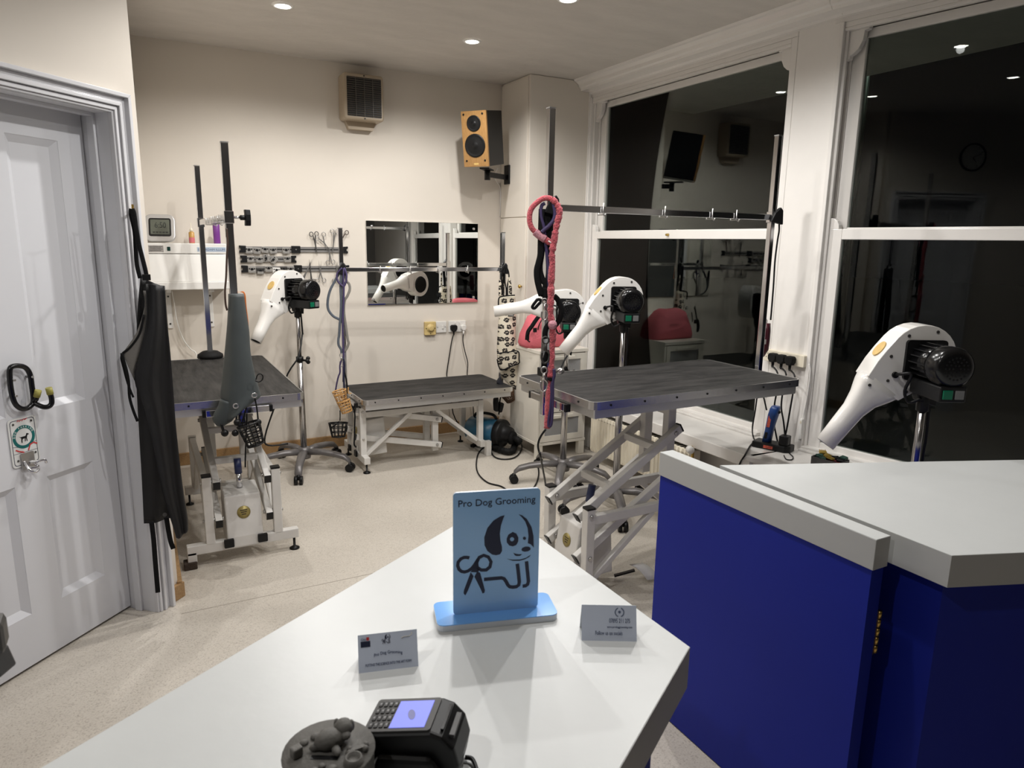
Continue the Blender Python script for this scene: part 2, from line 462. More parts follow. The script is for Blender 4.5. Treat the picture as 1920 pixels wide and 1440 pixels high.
def islands(mb):
    n = len(mb.v); par = list(range(n))
    def find(i):
        while par[i] != i:
            par[i] = par[par[i]]; i = par[i]
        return i
    for f in mb.f:
        a = find(f[0])
        for j in f[1:]:
            b = find(j)
            if a != b: par[b] = a
    groups = {}
    for k, f in enumerate(mb.f): groups.setdefault(find(f[0]), []).append(k)
    out = []
    for ks in groups.values():
        q = MB(); mp = {}
        for k in ks:
            ff = []
            for i in mb.f[k]:
                if i not in mp: mp[i] = len(q.v); q.v.append(mb.v[i])
                ff.append(mp[i])
            q.f.append(ff); q.s.append(mb.s[k])
        out.append(q)
    return out
def each(mb, name, m, parent, **k):
    "every separate piece as a part of its own"
    return [q.build(name, m, parent, **k) for q in islands(mb)]
def stuff(o):
    o['kind'] = 'stuff'
    return o

def thing(name, label, cat, loc=(0, 0, 0), rz=0.0, group=None):
    o = bpy.data.objects.new(name, None)
    o.empty_display_size = 0.1
    COL.objects.link(o)
    o.matrix_world = Matrix.Translation(V(loc)) @ Matrix.Rotation(rz, 4, 'Z')
    WORLD[o] = o.matrix_world.copy()
    o['label'] = label; o['category'] = cat
    if group: o['group'] = group
    return o
def tag(o, label, cat, group=None):
    o['label'] = label; o['category'] = cat
    if group: o['group'] = group
    return o
def struct(o):
    o['kind'] = 'structure'
    return o
def smooth_pts(pts, k=4, closed=False):
    "Catmull-Rom"
    P = [V(p) for p in pts]; m = len(P); out = []
    rng = range(m if closed else m - 1)
    for i in rng:
        if closed: a, b, c, d = P[i - 1], P[i], P[(i + 1) % m], P[(i + 2) % m]
        else: a, b, c, d = P[max(i - 1, 0)], P[i], P[i + 1], P[min(i + 2, m - 1)]
        for j in range(k):
            t = j / k
            out.append(0.5 * ((2 * b) + (c - a) * t + (2 * a - 5 * b + 4 * c - d) * t * t + (3 * b - a - 3 * c + d) * t ** 3))
    if not closed: out.append(P[-1])
    return out
def circ(cx, cy, r, n=16, ry=None, rot=0.0, a0=0.0):
    ry = r if ry is None else ry
    out = []
    for i in range(n):
        a = a0 + 2 * PI * i / n
        x, y = r * math.cos(a), ry * math.sin(a)
        out.append((cx + x * math.cos(rot) - y * math.sin(rot), cy + x * math.sin(rot) + y * math.cos(rot)))
    return out
def rrect(x0, y0, x1, y1, r, k=4):
    out = []
    for (cx, cy, a) in ((x1 - r, y0 + r, -PI / 2), (x1 - r, y1 - r, 0), (x0 + r, y1 - r, PI / 2), (x0 + r, y0 + r, PI)):
        for i in range(k + 1):
            t = a + PI / 2 * i / k
            out.append((cx + r * math.cos(t), cy + r * math.sin(t)))
    return out
def text(s, fr, width, m, parent, name='lettering', align='LEFT', mirror=False, depth=0.0004, height=None, d0=0.0003, arc=None):
    "flat lettering on a plane frame (o,ex,ey,ez); scaled to the given width, or to the given height"
    cu = bpy.data.curves.new(name, 'FONT'); cu.body = s; cu.extrude = 0.5; cu.resolution_u = 3
    to = bpy.data.objects.new('t', cu); COL.objects.link(to)
    dg = bpy.context.evaluated_depsgraph_get()
    me = bpy.data.meshes.new_from_object(to.evaluated_get(dg))
    bpy.data.objects.remove(to); bpy.data.curves.remove(cu)
    xs = [v.co.x for v in me.vertices]; ys = [v.co.y for v in me.vertices]
    x0, x1, y0, y1 = min(xs), max(xs), min(ys), max(ys)
    k = width / (x1 - x0) if width else height / (y1 - y0)
    ky = height / (y1 - y0) if (height and width) else k
    o, ex, ey, ez = [V(a) for a in fr]
    inv = WORLD[parent].inverted()
    for v in me.vertices:
        x = (v.co.x - x0) * k; y = (v.co.y - 0) * ky; z = d0 + (v.co.z + .5) * depth
        if align == 'CENTER': x -= (x1 - x0) * k / 2
        if mirror: x = -x
        if arc: y += arc * x * x
        v.co = inv @ (o + ex * x + ey * y + ez * z)
    me.materials.clear(); me.materials.append(m)
    ob = bpy.data.objects.new(name, me); COL.objects.link(ob); ob.parent = parent; WORLD[ob] = WORLD[parent]
    return ob

# ------------------------------------------------------------------ the room
struct(MB().box((-3.2, -3.2, -0.05), (4.6, 5.1, 0)).build('floor', M['floor']))
floor_o = COL.objects['floor']
sm = MB()
a, b = V((0.0580, 2.9026, 0.0000)), V((0.3507, 2.9009, 0.0000))
dirv = (b - a).normalized()
sm.bar(a + V((0, 0, .0002)) , a + dirv * 1.9 + V((0, 0, .0002)), 0.004, 0.0012)
sm.build('weld_seam', mat('vinyl_seam', (0.40, 0.36, 0.305), 0.6), floor_o)
struct(MB().box((-3.2, -3.2, CEIL), (4.6, 5.1, CEIL + .08)).build('ceiling', M['ceiling']))
struct(MB().box((-0.1, 4.983, 0), (3.3, 5.08, CEIL)).build('wall_back', M['wall']))
struct(MB().box((-0.05, 3.10, 0), (0.055, 4.983, CEIL)).build('wall_left', M['wall']))
# doorway wall: s along the wall, off towards the room
DB = V((-0.1195, 3.049, 0)); DD = V((0.7019, 0.7123, 0)); DN = V((0.7123, -0.7019, 0))
FD = (DB, DD, V((0, 0, 1)), DN)
mb = MB()
mb.prism([(-3.0, 0), (-0.73, 0), (-0.73, CEIL), (-3.0, CEIL)], FD, -0.05, 0.119)
mb.prism([(-0.73, 1.945), (0.015, 1.945), (0.015, CEIL), (-0.73, CEIL)], FD, -0.05, 0.119)
mb.prism([(0.015, 0), (0.131, 0), (0.131, CEIL), (0.015, CEIL)], FD, -0.05, 0.119)
wd = struct(mb.build('wall_doorway', M['wall']))
# other walls that close the room behind the camera
struct(MB().box((-2.3, -3.0, 0), (-2.2, 0.95, CEIL)).build('wall_side', M['unlitwall']))
struct(MB().box((-2.3, -3.1, 0), (4.2, -3.0, CEIL)).build('wall_front', M['unlitwall']))
# wall beyond the bay
W2O = V((3.1, 2.45, 0)); W2S = V((0.1691, -0.9856, 0)); W2N = V((0.9856, 0.1691, 0))
F2 = (W2O, W2S, V((0, 0, 1)), W2N)      # s towards the camera end, z up, off outwards
mb = MB()
mb.prism([(1.84, 0), (5.6, 0), (5.6, CEIL), (1.84, CEIL)], F2, 0, 0.18)
mb.prism([(-0.03, 2.56), (1.84, 2.56), (1.84, CEIL), (-0.03, CEIL)], F2, 0, 0.18)
mb.prism([(-0.02, 0), (1.84, 0), (1.84, 0.41), (-0.02, 0.41)], F2, -0.14, 0.18)
struct(mb.build('wall_bay', M['gloss']))
mb = MB()
mb.box((3.1, 2.45, 0.41), (3.28, 2.70, CEIL))
mb.box((3.1, 2.70, 2.56), (3.28, 4.60, CEIL))
mb.box((2.90, 2.45, 0), (3.28, 4.60, 0.41))
struct(mb.build('wall_right', M['gloss'], bevel=0.006))
struct(MB().box((3.10, 4.60, 0), (3.28, 5.0, CEIL)).build('wall_corner', M['wall']))
# outside
struct(MB().box((-20, -20, -0.35), (40, 30, -0.3)).build('ground', M['asphalt']))

# door casing, lining and leaf
def u_strip(mb, a, b, d0, d1, w=0.715, h=1.93):
    ol = [(-w - b, 0), (-w - b, h + b), (b, h + b), (b, 0)]
    il = [(-w - a, 0), (-w - a, h + a), (a, h + a), (a, 0)]
    for i in range(3):
        mb.prism([ol[i], ol[i + 1], il[i + 1], il[i]], FD, d0, d1)
mb = MB()
for (a, b, d) in ((0.0, 0.008, .136), (0.008, 0.020, .143), (0.020, 0.024, .138), (0.024, 0.036, .150), (0.036, 0.041, .146), (0.041, 0.056, .141), (0.056, 0.070, .160)):
    u_strip(mb, a, b, 0.115, d)
casing = struct(mb.build('trim_1', M['doorgloss'], bevel=0.003))
mb = MB()
u_strip(mb, -0.0005, 0.016, -0.05, 0.118)
mb.build('door_lining', M['door'], casing)
mb = MB()
u_strip(mb, -0.012, 0.0, 0.030, 0.062)
mb.build('stop_bead', M['door'], casing, bevel=.002)
# leaf
leaf = MB()
T = -0.045
def rail(s0, z0, s1, z1): leaf.prism([(s0, z0), (s1, z0), (s1, z1), (s0, z1)], FD, T, 0.0)
LW = 0.712
rail(-0.108, 0.012, -0.004, 1.924); rail(-LW, 0.012, -0.605, 1.924); rail(-0.417, 0.012, -0.299, 1.924)
for (z0, z1) in ((0.012, 0.198), (0.665, 0.906), (1.822, 1.924)):
    rail(-0.299, z0, -0.108, z1); rail(-0.605, z0, -0.417, z1)
door = struct(leaf.build('door_1', M['door']))
for (s0, s1) in ((-0.299, -0.108), (-0.605, -0.417)):
    for (z0, z1) in ((0.198, 0.665), (0.906, 1.822)):
        p = MB(); i = 0.024; d = -0.017
        o4 = [(s0, z0), (s1, z0), (s1, z1), (s0, z1)]; i4 = [(s0 + i, z0 + i), (s1 - i, z0 + i), (s1 - i, z1 - i), (s0 + i, z1 - i)]
        pt = lambda q, dd: DB + DD * q[0] + V((0, 0, q[1])) + DN * dd
        vs = [pt(q, -0.001) for q in o4] + [pt(q, d) for q in i4] + [pt(q, T + .004) for q in o4]
        fs = [(4, 5, 6, 7), (8, 11, 10, 9)]
        for k in range(4):
            fs += [(k, (k + 1) % 4, 4 + (k + 1) % 4, 4 + k), (k, 8 + k, 8 + (k + 1) % 4, (k + 1) % 4)]
        p.add(vs, fs)
        p.build('door_panel', M['door'], door)

# oak skirting
mb = MB()
mb.prism([(0.070, 0), (0.149, 0), (0.149, 0.066), (0.070, 0.066)], FD, 0.119, 0.139)
struct(mb.build('baseboard_doorway', M['oak'], bevel=.003))
struct(MB().box((0.055, 3.045, 0), (0.075, 4.965, 0.075)).build('baseboard_left', M['oak'], bevel=.003))
struct(MB().box((0.055, 4.965, 0), (2.575, 4.983, 0.085)).build('baseboard_back', M['oak'], bevel=.003))

# cornice along the window wall
prof = [(0, 0), (-0.165, 0), (-0.160, -0.012), (-0.145, -0.016), (-0.125, -0.032), (-0.118, -0.050), (-0.105, -0.058), (-0.10, -0.072), (-0.03, -0.074), (-0.022, -0.085), (0, -0.088)]
mb = MB()
fr = (V((3.1, 2.43, CEIL)), V((1, 0, 0)), V((0, 0, 1)), V((0, 1, 0)))
mb.prism(prof, fr, 0, 2.118)
struct(mb.build('trim_2', M['gloss']))
mb = MB()
fr = (W2O + V((0, 0, CEIL)), W2N, V((0, 0, 1)), -W2S)
mb.prism(prof, fr, -5.5, 0.0)
struct(mb.build('trim_3', M['gloss']))

# built-in corner cupboard
cup = thing('corner_cupboard', 'full-height cream painted cupboard boxed into the corner left of the window', 'cupboard', (2.84, 4.77, 0))
cup_d = {}
MB().box((2.578, 4.553, 0), (3.10, 4.980, 2.668)).build('carcass', M['wall'], cup, bevel=.004)
for nm, z0, z1 in (('door', 0.06, 1.683), ('door', 1.689, 2.655)):
    cup_d[z0] = MB().box((2.569, 4.575, z0), (2.579, 4.975, z1)).build(nm, M['wall'], cup, bevel=.003)
kn = MB().lathe([(0.006, 0), (0.006, 0.010), (0.014, 0.016), (0.015, 0.022), (0.010, 0.028), (0.0, 0.029)], (2.569, 4.615, 1.178), (-1, 0, 0), 14)
kn.build('knob', M['brass'], cup_d[0.06])

# ------------------------------------------------------------------ windows
def window(name, fr, w0, w1, gl, jamb_l):
    """fr: origin, along, up, outwards; opening from w0 to w1 along; gl = where the glass starts"""
    o, es, ez, en = fr
    def BX(mb, s0, s1, z0, z1, d0, d1): mb.prism([(s0, z0), (s1, z0), (s1, z1), (s0, z1)], fr, d0, d1)
    m = MB()
    # lining boxes and inner casing
    BX(m, w0 - 0.0, jamb_l, .41, 2.56, -0.012, 0.17); BX(m, w1 - 0.04, w1, .41, 2.56, -0.0, 0.17)
    BX(m, jamb_l, w1 - .04, 2.535, 2.56, 0.0, 0.17)
    BX(m, jamb_l, jamb_l + .014, .43, 2.535, 0.012, 0.026)         # staff bead
    BX(m, jamb_l, jamb_l + .014, .43, 2.535, 0.062, 0.075)         # parting bead
    BX(m, jamb_l, w1 - .04, 2.52, 2.535, 0.0, 0.026)
    fro = struct(m.build(name, M['gloss'], bevel=.003))
    gr = w1 - 0.10
    # lower sash
    m = MB()
    BX(m, jamb_l + .012, gl, .43, 1.592, .026, .062); BX(m, gr, w1 - .05, .43, 1.592, .026, .062)
    BX(m, gl, gr, .43, .482, .026, .062); BX(m, gl, gr, 1.540, 1.592, .026, .066)
    # rounded horns of the lower sash
    for (hs, sg) in ((jamb_l + .012, 1), (w1 - .05, -1)):
        poly = [(hs, 1.59), (hs + sg * .048, 1.59), (hs + sg * .046, 1.612), (hs + sg * .036, 1.632), (hs + sg * .018, 1.644), (hs, 1.646)]
        m.prism(poly, fr, .026, .058)
    ls = m.build('lower_sash', M['gloss'], fro, bevel=.003)
    m = MB(); BX(m, gl - .004, gr + .004, .478, 1.544, .042, .046); m.build('pane', M['glass'], ls)
    # upper sash
    m = MB()
    gu = gl - .004
    BX(m, jamb_l + .012, gu, 1.552, 2.53, .075, .112); BX(m, gr, w1 - .05, 1.552, 2.53, .075, .112)
    BX(m, gu, gr, 1.552, 1.600, .075, .112); BX(m, gu, gr, 2.488, 2.53, .075, .112)
    us = m.build('upper_sash', M['gloss'], fro, bevel=.003)
    m = MB(); BX(m, gu - .004, gr + .004, 1.596, 2.492, .091, .095); m.build('pane', M['glass'], us)
    # scroll brackets at the head
    for (hs, sg) in ((jamb_l + .002, 1), (w1 - .042, -1)):
        poly = [(hs, 2.535), (hs + sg * .105, 2.535), (hs + sg * .100, 2.515), (hs + sg * .082, 2.512), (hs + sg * .078, 2.47), (hs + sg * .060, 2.435), (hs + sg * .036, 2.415), (hs + sg * .022, 2.41), (hs + sg * .020, 2.395), (hs, 2.39)]
        m = MB(); m.prism(poly, fr, .026, .060); m.build('scroll_bracket', M['gloss'], fro, bevel=.002)
    return fro
F1 = (V((3.1, 4.60, 0)), V((0, -1, 0)), V((0, 0, 1)), V((1, 0, 0)))
w1o = window('window_1', F1, 0.0, 1.90, 0.148, 0.065)
MB().cyl((3.125, 3.64, 1.566), (3.105, 3.64, 1.566), .010, .007, 10).build('sash_stud', M['brass'], w1o)
w2o = window('window_2', F2, 0.0, 1.84, 0.100, 0.022)
# casing board down the cupboard side of window 1
struct(MB().box((3.078, 4.548, 0.41), (3.10, 4.598, 2.60)).build('trim_4', M['gloss'], bevel=.004))
# sills
mb = MB()
mb.box((2.745, 2.45, 0.405), (3.10, 4.545, 0.43)); mb.box((2.735, 2.45, 0.365), (2.765, 4.545, 0.432))
struct(mb.build('trim_5', M['gloss'], bevel=.005))
mb = MB()
mb.prism([(-0.1, -0.365), (1.84, -0.30), (1.84, 0.02), (-0.0, 0.02)], (W2O, W2S, W2N, V((0, 0, 1))), 0.405, 0.43)
struct(mb.build('trim_6', M['gloss'], bevel=.004))
mb = MB()
mb.prism([(0.022, 0.43), (1.8, 0.43), (1.8, 0.452), (0.022, 0.452)], F2, -0.02, 0.03)
mb.prism([(0.022, 0.43), (1.8, 0.43), (1.8, 0.442), (0.022, 0.442)], F2, -0.045, -0.02)
struct(mb.build('trim_7', M['gloss'], bevel=.003))
mb = MB()
mb.box((3.075, 2.72, 0.43), (3.13, 4.53, 0.452)); mb.box((3.05, 2.72, 0.43), (3.075, 4.53, 0.442))
struct(mb.build('trim_8', M['gloss'], bevel=.003))

# street lamp outside
sl = thing('street_lamp', 'distant green-white street lamp shining in the upper right window', 'street lamp', (0, 0, -.3))
p = V((11.2859, 8.2843, 4.7307))
WORLD[sl] = Matrix.Translation((p.x, p.y, -.3)); sl.matrix_world = WORLD[sl]
MB().cyl((p.x, p.y, -.3), (p.x, p.y, p.z + .05), .05, .035, 10).build('lamp_post', M['greyprim'], sl)
hd = MB().box((p.x - .18, p.y - .12, p.z + .03), (p.x + .18, p.y + .12, p.z + .10)).build('lamp_head', M['greyprim'], sl, bevel=.02)
MB().sphere((p.x, p.y, p.z), .075, (1, 1, .6)).build('lamp_lens', M['streetlamp'], hd)

# ------------------------------------------------------------------ ceiling downlights
LBL = ['recessed ceiling spotlight above the white wall cabinet, leftmost of the three in view', 'recessed ceiling spotlight near the wooden loudspeaker, farthest of the three in view', 'recessed ceiling spotlight cut by the top edge of the photo',
       'recessed ceiling spotlight above the raised table by the door, out of view', 'recessed ceiling spotlight above the tip of the angled counter, out of view',
       'recessed ceiling spotlight above the raised window table, out of view', 'recessed ceiling spotlight above the blue dog sign, out of view', 'added fill lamp in a ceiling fitting left of the angled counter, out of view']
for i, (x, y) in enumerate(VISIBLE_LAMPS + OTHER_LAMPS):
    t = thing('downlight', LBL[i], 'ceiling light', (x, y, CEIL), 0, 'recessed ceiling spotlights')
    bz = MB().lathe([(0.037, -0.001), (0.038, -0.006), (0.052, -0.005), (0.056, -0.0005)], (x, y, CEIL), (0, 0, 1), 24, caps=False)
    bz.build('bezel', M['white'], t)
    MB().lathe([(0.0, -0.004), (0.035, -0.004), (0.0375, -0.001)], (x, y, CEIL), (0, 0, 1), 20, caps=False).build('lens', M['lamp'], t)

# ------------------------------------------------------------------ counters and gate
def inset(poly, d):
    n = len(poly); out = []
    for i in range(n):
        p0, p1, p2 = V(poly[i - 1]), V(poly[i]), V(poly[(i + 1) % n])
        e1 = (p1 - p0).normalized(); e2 = (p2 - p1).normalized()
        n1 = V((-e1.y, e1.x)); n2 = V((-e2.y, e2.x))
        bis = (n1 + n2); k = d / max(.2, bis.dot(n1)) 
        q = p1 + bis * k
        out.append((q.x, q.y))
    return out
ZF = (V((0, 0, 0)), V((1, 0, 0)), V((0, 1, 0)), V((0, 0, 1)))
CT = 0.87
def counter(name, label, poly, loc, ped):
    t = thing(name, label, 'counter', loc)
    MB().prism(inset(poly, .001), ZF, CT - .072, CT).build('worktop', M['counter'], t)
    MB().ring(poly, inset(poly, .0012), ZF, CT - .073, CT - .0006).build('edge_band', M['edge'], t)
    MB().prism(inset(poly, ped), ZF, 0.0, CT - .073).build('pedestal', M['blue'], t)
    return t
LC = [(0.732, 1.446), (-0.62, 0.620), (-0.62, -0.093), (0.736, 0.747)]
counter('reception_counter', 'angled white-topped reception counter in the foreground holding the blue dog sign', LC, (.3, .7, 0), .045)
RC = [(1.4685, 1.424), (1.4645, 0.754), (3.05, 0.137), (3.05, 0.768)]
counter('service_counter', 'pale grey-topped blue counter behind the swing gate, at the right edge', RC, (2.2, .8, 0), .05)
g = thing('counter_gate', 'blue swing gate with a thick grey top rail, folded beside the right counter', 'gate', (1.42, 1.24, 0))
pn = MB().box((1.397, 0.880, 0.004), (1.438, 1.598, CT - .072)).build('panel', M['blue'], g)
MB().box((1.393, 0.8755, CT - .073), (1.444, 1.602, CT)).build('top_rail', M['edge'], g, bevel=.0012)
MB().box((1.394, 0.8765, CT), (1.443, 1.601, CT + .0006)).build('top_laminate', M['counter'], g)
for zc in (0.63, 0.16):
    hg = MB()
    for k in range(5): hg.cyl((1.450, 0.882, zc + (k - 2) * .022 - .009), (1.450, 0.882, zc + (k - 2) * .022 + .009), .0055, None, 10)
    hg.box((1.438, 0.880, zc - .055), (1.448, 0.8825, zc + .055))
    hg.build('hinge', M['brass'], g)

# ------------------------------------------------------------------ grooming tables
def RZ(loc, rz): return Matrix.Translation(V(loc)) @ Matrix.Rotation(rz, 4, 'Z')

def table(label, loc, rz, zt, u0, u1, vh, vc=0.0, topmat='rubber', bar=True, pedal=False, rearpad=False, footl=False):
    """local frame: u from the post end, v across, z up"""
    t = thing('grooming_table', label, 'grooming table', loc, rz, 'electric grooming tables')
    A = RZ(loc, rz)
    def P(u, v, z): return A @ V((u, v, z))
    ex = (A.to_3x3() @ V((1, 0, 0))); ey = (A.to_3x3() @ V((0, 1, 0)))
    FT = (A.translation.copy(), ex, ey, V((0, 0, 1)))
    L = .152
    def bar_(mb, p, q, w=.04, h=.04): mb.bar(P(*p), P(*q), w, h)
    # top
    o = rrect(u0, vc - vh, u1, vc + vh, .034); i = rrect(u0 + .006, vc - vh + .006, u1 - .006, vc + vh - .006, .030)
    MB().prism(i, FT, zt - .026, zt - .001).build('table_top', M[topmat], t)
    MB().ring(o, i, FT, zt - .030, zt + .002).build('edge_trim', M['alu'], t)
    sc = MB()
    for k in range(7):
        uu = u0 + (u1 - u0) * (k + .5) / 7
        for vv, sg in ((vc - vh, -1), (vc + vh, 1)): sc.cyl(P(uu, vv, zt - .014), P(uu, vv + sg * .0025, zt - .014), .0045, None, 8)
    for k in range(3):
        vv = vc - vh + 2 * vh * (k + .5) / 3
        for uu, sg in ((u0, -1), (u1, 1)): sc.cyl(P(uu, vv, zt - .014), P(uu + sg * .0025, vv, zt - .014), .0045, None, 8)
    stuff(sc.build('trim_screws', M['black'], t))
    ap = MB(); a0, a1 = u0 + .016, u1 - .02; b0, b1 = vc - vh + .012, vc + vh - .012
    po = rrect(a0, b0, a1, b1, .006, 2); pi = rrect(a0 + .03, b0 + .03, a1 - .03, b1 - .03, .006, 2)
    ap.ring(po, pi, FT, zt - .066, zt - .027)
    ap.build('apron_frame', M['apronalu'], t)
    MB().prism(rrect(a0 + .03, b0 + .03, a1 - .03, b1 - .03, .006, 2), FT, zt - .030, zt - .026).build('underside', M['charcoal'], t)
    # base: two posts, two foot bars, long rails, rear legs, braces
    mb = MB(); bar_(mb, (0, vc * 0 - .245, .086), (0, .255, .086), .04, .046)
    mb.build('foot_bar', M['frame'], t, bevel=.003)
    for sg in (-1, 1):
        mb = MB(); mb.prism(rrect(-.02, sg * L - .02, .02, sg * L + .02, .003, 2), FT, .105, .428)
        p = mb.build('post', M['frame'], t)
        MB().prism(rrect(-.0205, sg * L - .0205, .0205, sg * L + .0205, .003, 2), FT, .428, .436).build('post_cap', M['black'], p)
        bl = MB()
        for zz in (.40, .215): bl.cyl(P(0, sg * (L + .020), zz), P(0, sg * (L + .027), zz), .010, .008, 6)
        each(bl, 'bolt', M['steel'], p)
        mb = MB(); bar_(mb, (.02, sg * L, .378), (.84, sg * L, .378), .03, .04); mb.build('rail', M['frame'], t, bevel=.003)
        mb = MB(); bar_(mb, (.015, sg * L, .100), (.335, sg * L, .362), .025, .025); bar_(mb, (.52, sg * L, .362), (.835, sg * L, .105), .025, .025)
        each(mb, 'brace', M['frame'], t, bevel=.003)
        mb = MB(); mb.prism(rrect(.838, sg * L - .02, .876, sg * L + .02, .003, 2), FT, .06, .402)
        mb.build('rear_leg', M['frame'], t)
        if footl and sg > 0:
            MB().prism(rrect(-.02, sg * .235 - .02, .02, sg * .235 + .02, .003, 2), FT, .03, .075).build('foot_stub', M['frame'], t)
            MB().prism(rrect(-.032, sg * .245 - .028, .026, sg * .245 + .028, .004, 2), FT, 0, .034).build('foot_block', M['dirt'], t, bevel=.004)
            continue
        ft = MB(); ft.lathe([(0, 0), (.024, 0), (.024, .006), (.010, .014), (.006, .016), (.006, .066)], P(0, sg * .225, 0), (0, 0, 1), 14)
        ft.build('levelling_foot', M['black'], t)
    mb = MB(); bar_(mb, (.857, -.21, .086), (.857, .21, .086), .04, .046); mb.build('foot_bar', M['frame'], t, bevel=.003)
    for sg in (-1, 1):
        if rearpad and sg == (-1): MB().prism(rrect(.872, sg * .215 - .02, .912, sg * .215 + .02, .004, 2), FT, 0, .108).build('foot_block', M['frame'], t, bevel=.003)
        else: MB().lathe([(0, 0), (.022, 0), (.022, .006), (.006, .014), (.006, .066)], P(.857, sg * .19, 0), (0, 0, 1), 12).build('levelling_foot', M['black'], t)
    # lifting arms
    ln = .55; ze = zt - .215; th = math.asin(max(-.9, min(.9, (ze - .40) / ln))); du = ln * math.cos(th); dz = ln * math.sin(th)
    va = .112
    for sg in (-1, 1):
        for zz in (.40, .215):
            mb = MB(); e = V((math.cos(th), 0, math.sin(th)))
            s0 = V((.0, sg * va, zz)) - e * .035; s1 = V((.0, sg * va, zz)) + e * (ln + .035)
            bar_(mb, tuple(s0), tuple(s1), .030, .038)
            am = mb.build('lift_arm', M['frame'], t, bevel=.003)
            bl = MB()
            for (uu, z2) in ((0, zz), (du, zz + dz)): bl.cyl(P(uu, sg * (va + .014), z2), P(uu, sg * (va + .024), z2), .011, .009, 8)
            bl.cyl(P(0, sg * (va - .016), zz), P(0, sg * (va - .024), zz), .011, .009, 8)
            each(bl, 'pivot_bolt', M['steel'], am)
            cp = MB(); q = s0 - e * .002; bar_(cp, tuple(q - e * .004), tuple(q), .031, .039); bar_(cp, tuple(s1), tuple(s1 + e * .006), .031, .039); each(cp, 'arm_cap', M['black'], am)
    for tt in (.30, .80):
        mb = MB(); bar_(mb, (du * tt, -va, .40 + dz * tt), (du * tt, va, .40 + dz * tt), .035, .030); mb.build('cross_tie', M['frame'], t, bevel=.003)
    for sg in (-1, 1):
        mb = MB(); mb.prism(rrect(du - .022, sg * .078 - .019, du + .022, sg * .078 + .019, .003, 2), FT, .215 + dz - .05, zt - .03)
        mb.build('top_post', M['frame'], t)
    mb = MB(); bar_(mb, (du, -.078, zt - .12), (du, .078, zt - .12), .035, .04); mb.build('cross_tie', M['frame'], t, bevel=.003)
    mb = MB(); bar_(mb, (u0 + .03, 0, zt - .05), (u1 - .03, 0, zt - .05), .05, .035); bar_(mb, (du, vc - vh + .03, zt - .05), (du, vc + vh - .03, zt - .05), .05, .03); each(mb, 'top_bearer', M['frame'], t)
    # motor box with gas strut
    mb = MB()
    pr = [(-.024, .066), (-.024, .12), (.010, .315), (.17, .33), (.19, .075)]
    fr = (P(0, 0, 0), ex, V((0, 0, 1)), -ey)
    mb.prism(pr, fr, -.080, .080)
    bx = mb.build('motor_box', M['frame'], t, bevel=.006)
    nd = V((-1, 0, .175)).normalized(); cpos = V((-.005, 0, .232)) + nd * .0005
    ndw = A.to_3x3() @ nd
    lb = MB().lathe([(0, 0), (.030, 0), (.030, .0012), (0, .0012)], A @ cpos, ndw, 24); lb.build('round_label', M['gold'], bx)
    ub = (V((0, 0, 1)) - ndw * ndw.z).normalized(); rt = ub.cross(ndw)
    for k in range(3): MB().bar(A @ cpos + ub * (.010 - k * .010) - rt * (.016 - .003 * k) + ndw * .0014, A @ cpos + ub * (.010 - k * .010) + rt * (.016 - .003 * k) + ndw * .0014, .004, .0006, up=ndw).build('print_line', M['dirt'], bx)
    for sg in (-1, 1):
        MB().prism(rrect(sg * .075 - .022, .078, sg * .075 + .022, .118, .004, 2), (P(-.024, 0, 0), -ey, V((0, 0, 1)), -ex), 0, .012).build('rubber_stop', M['black'], bx)
    sv = MB(); sv.cyl(P(.09, 0, .325), P(.105, 0, .40), .0135, None, 12); sv.build('strut_rod', M['chrome'], bx)
    s2 = MB(); s2.cyl(P(.105, 0, .39), P(.120, 0, .39 + max(.03, min(.075, dz * .3 + .02))), .017, None, 12); s2.build('strut', M['actblue'], bx)
    if bar:
        cb = MB(); bar_(cb, (u0 - .012, vc - .135, zt - .052), (u0 - .012, vc + .135, zt - .052), .022, .030); b_ = cb.build('clamp_rail', M['chrome'], t, bevel=.002)
        ec = MB()
        for sg in (-1, 1): bar_(ec, (u0 - .012, vc + sg * .135, zt - .052), (u0 - .012, vc + sg * .150, zt - .052), .0225, .0305)
        each(ec, 'end_cap', M['black'], b_)
    if pedal:
        pd = MB(); rows = []
        for k in range(7):
            uu = .10 + .13 * k / 6; zz = .075 - .055 * (k / 6) ** 2
            rows.append([P(.30 + k * .008, -.06 - k * .012, zz), P(.36 + k * .008, -.07 - k * .012, zz)])
        pd.grid(rows); pd.build('foot_pedal', M['white'], t, solid=.003)
        MB().bar(P(.24, -.03, .02), P(.32, -.075, .05), .016, .008).build('pedal_lever', M['black'], t)
    return t

T1 = table('raised grooming table nearest the door, under the hanging grey bag', (0.367, 3.33, 0), PI / 2, .785, -.03, 1.20, .302, topmat='rubber2', footl=True)
T2 = table('low grooming table lowered against the back wall beneath the mirror', (1.245, 4.51, 0), 0.0, .50, -.03, 1.06, .270, vc=-.02, bar=True, rearpad=True)
T3 = table('raised grooming table in front of the window with pink leads on its post', (1.576, 2.378, 0), 0.0, .905, -.076, 1.084, .305, vc=.045, pedal=True)

# ------------------------------------------------------------------ post frames over the tables
def clip(mb, c, along, out):
    "small wire clip round the bar"
    c = V(c); a = V(along); o = V(out); u = V((0, 0, 1))
    mb.tube([c + o * .018 + u * .026, c + o * .018 - u * .020, c - o * .018 - u * .020, c - o * .018 + u * .014], .003, 6)
    mb.tube([c + o * .018 - u * .018, c + o * .030 - u * .026, c + o * .036 - u * .016], .0028, 6)

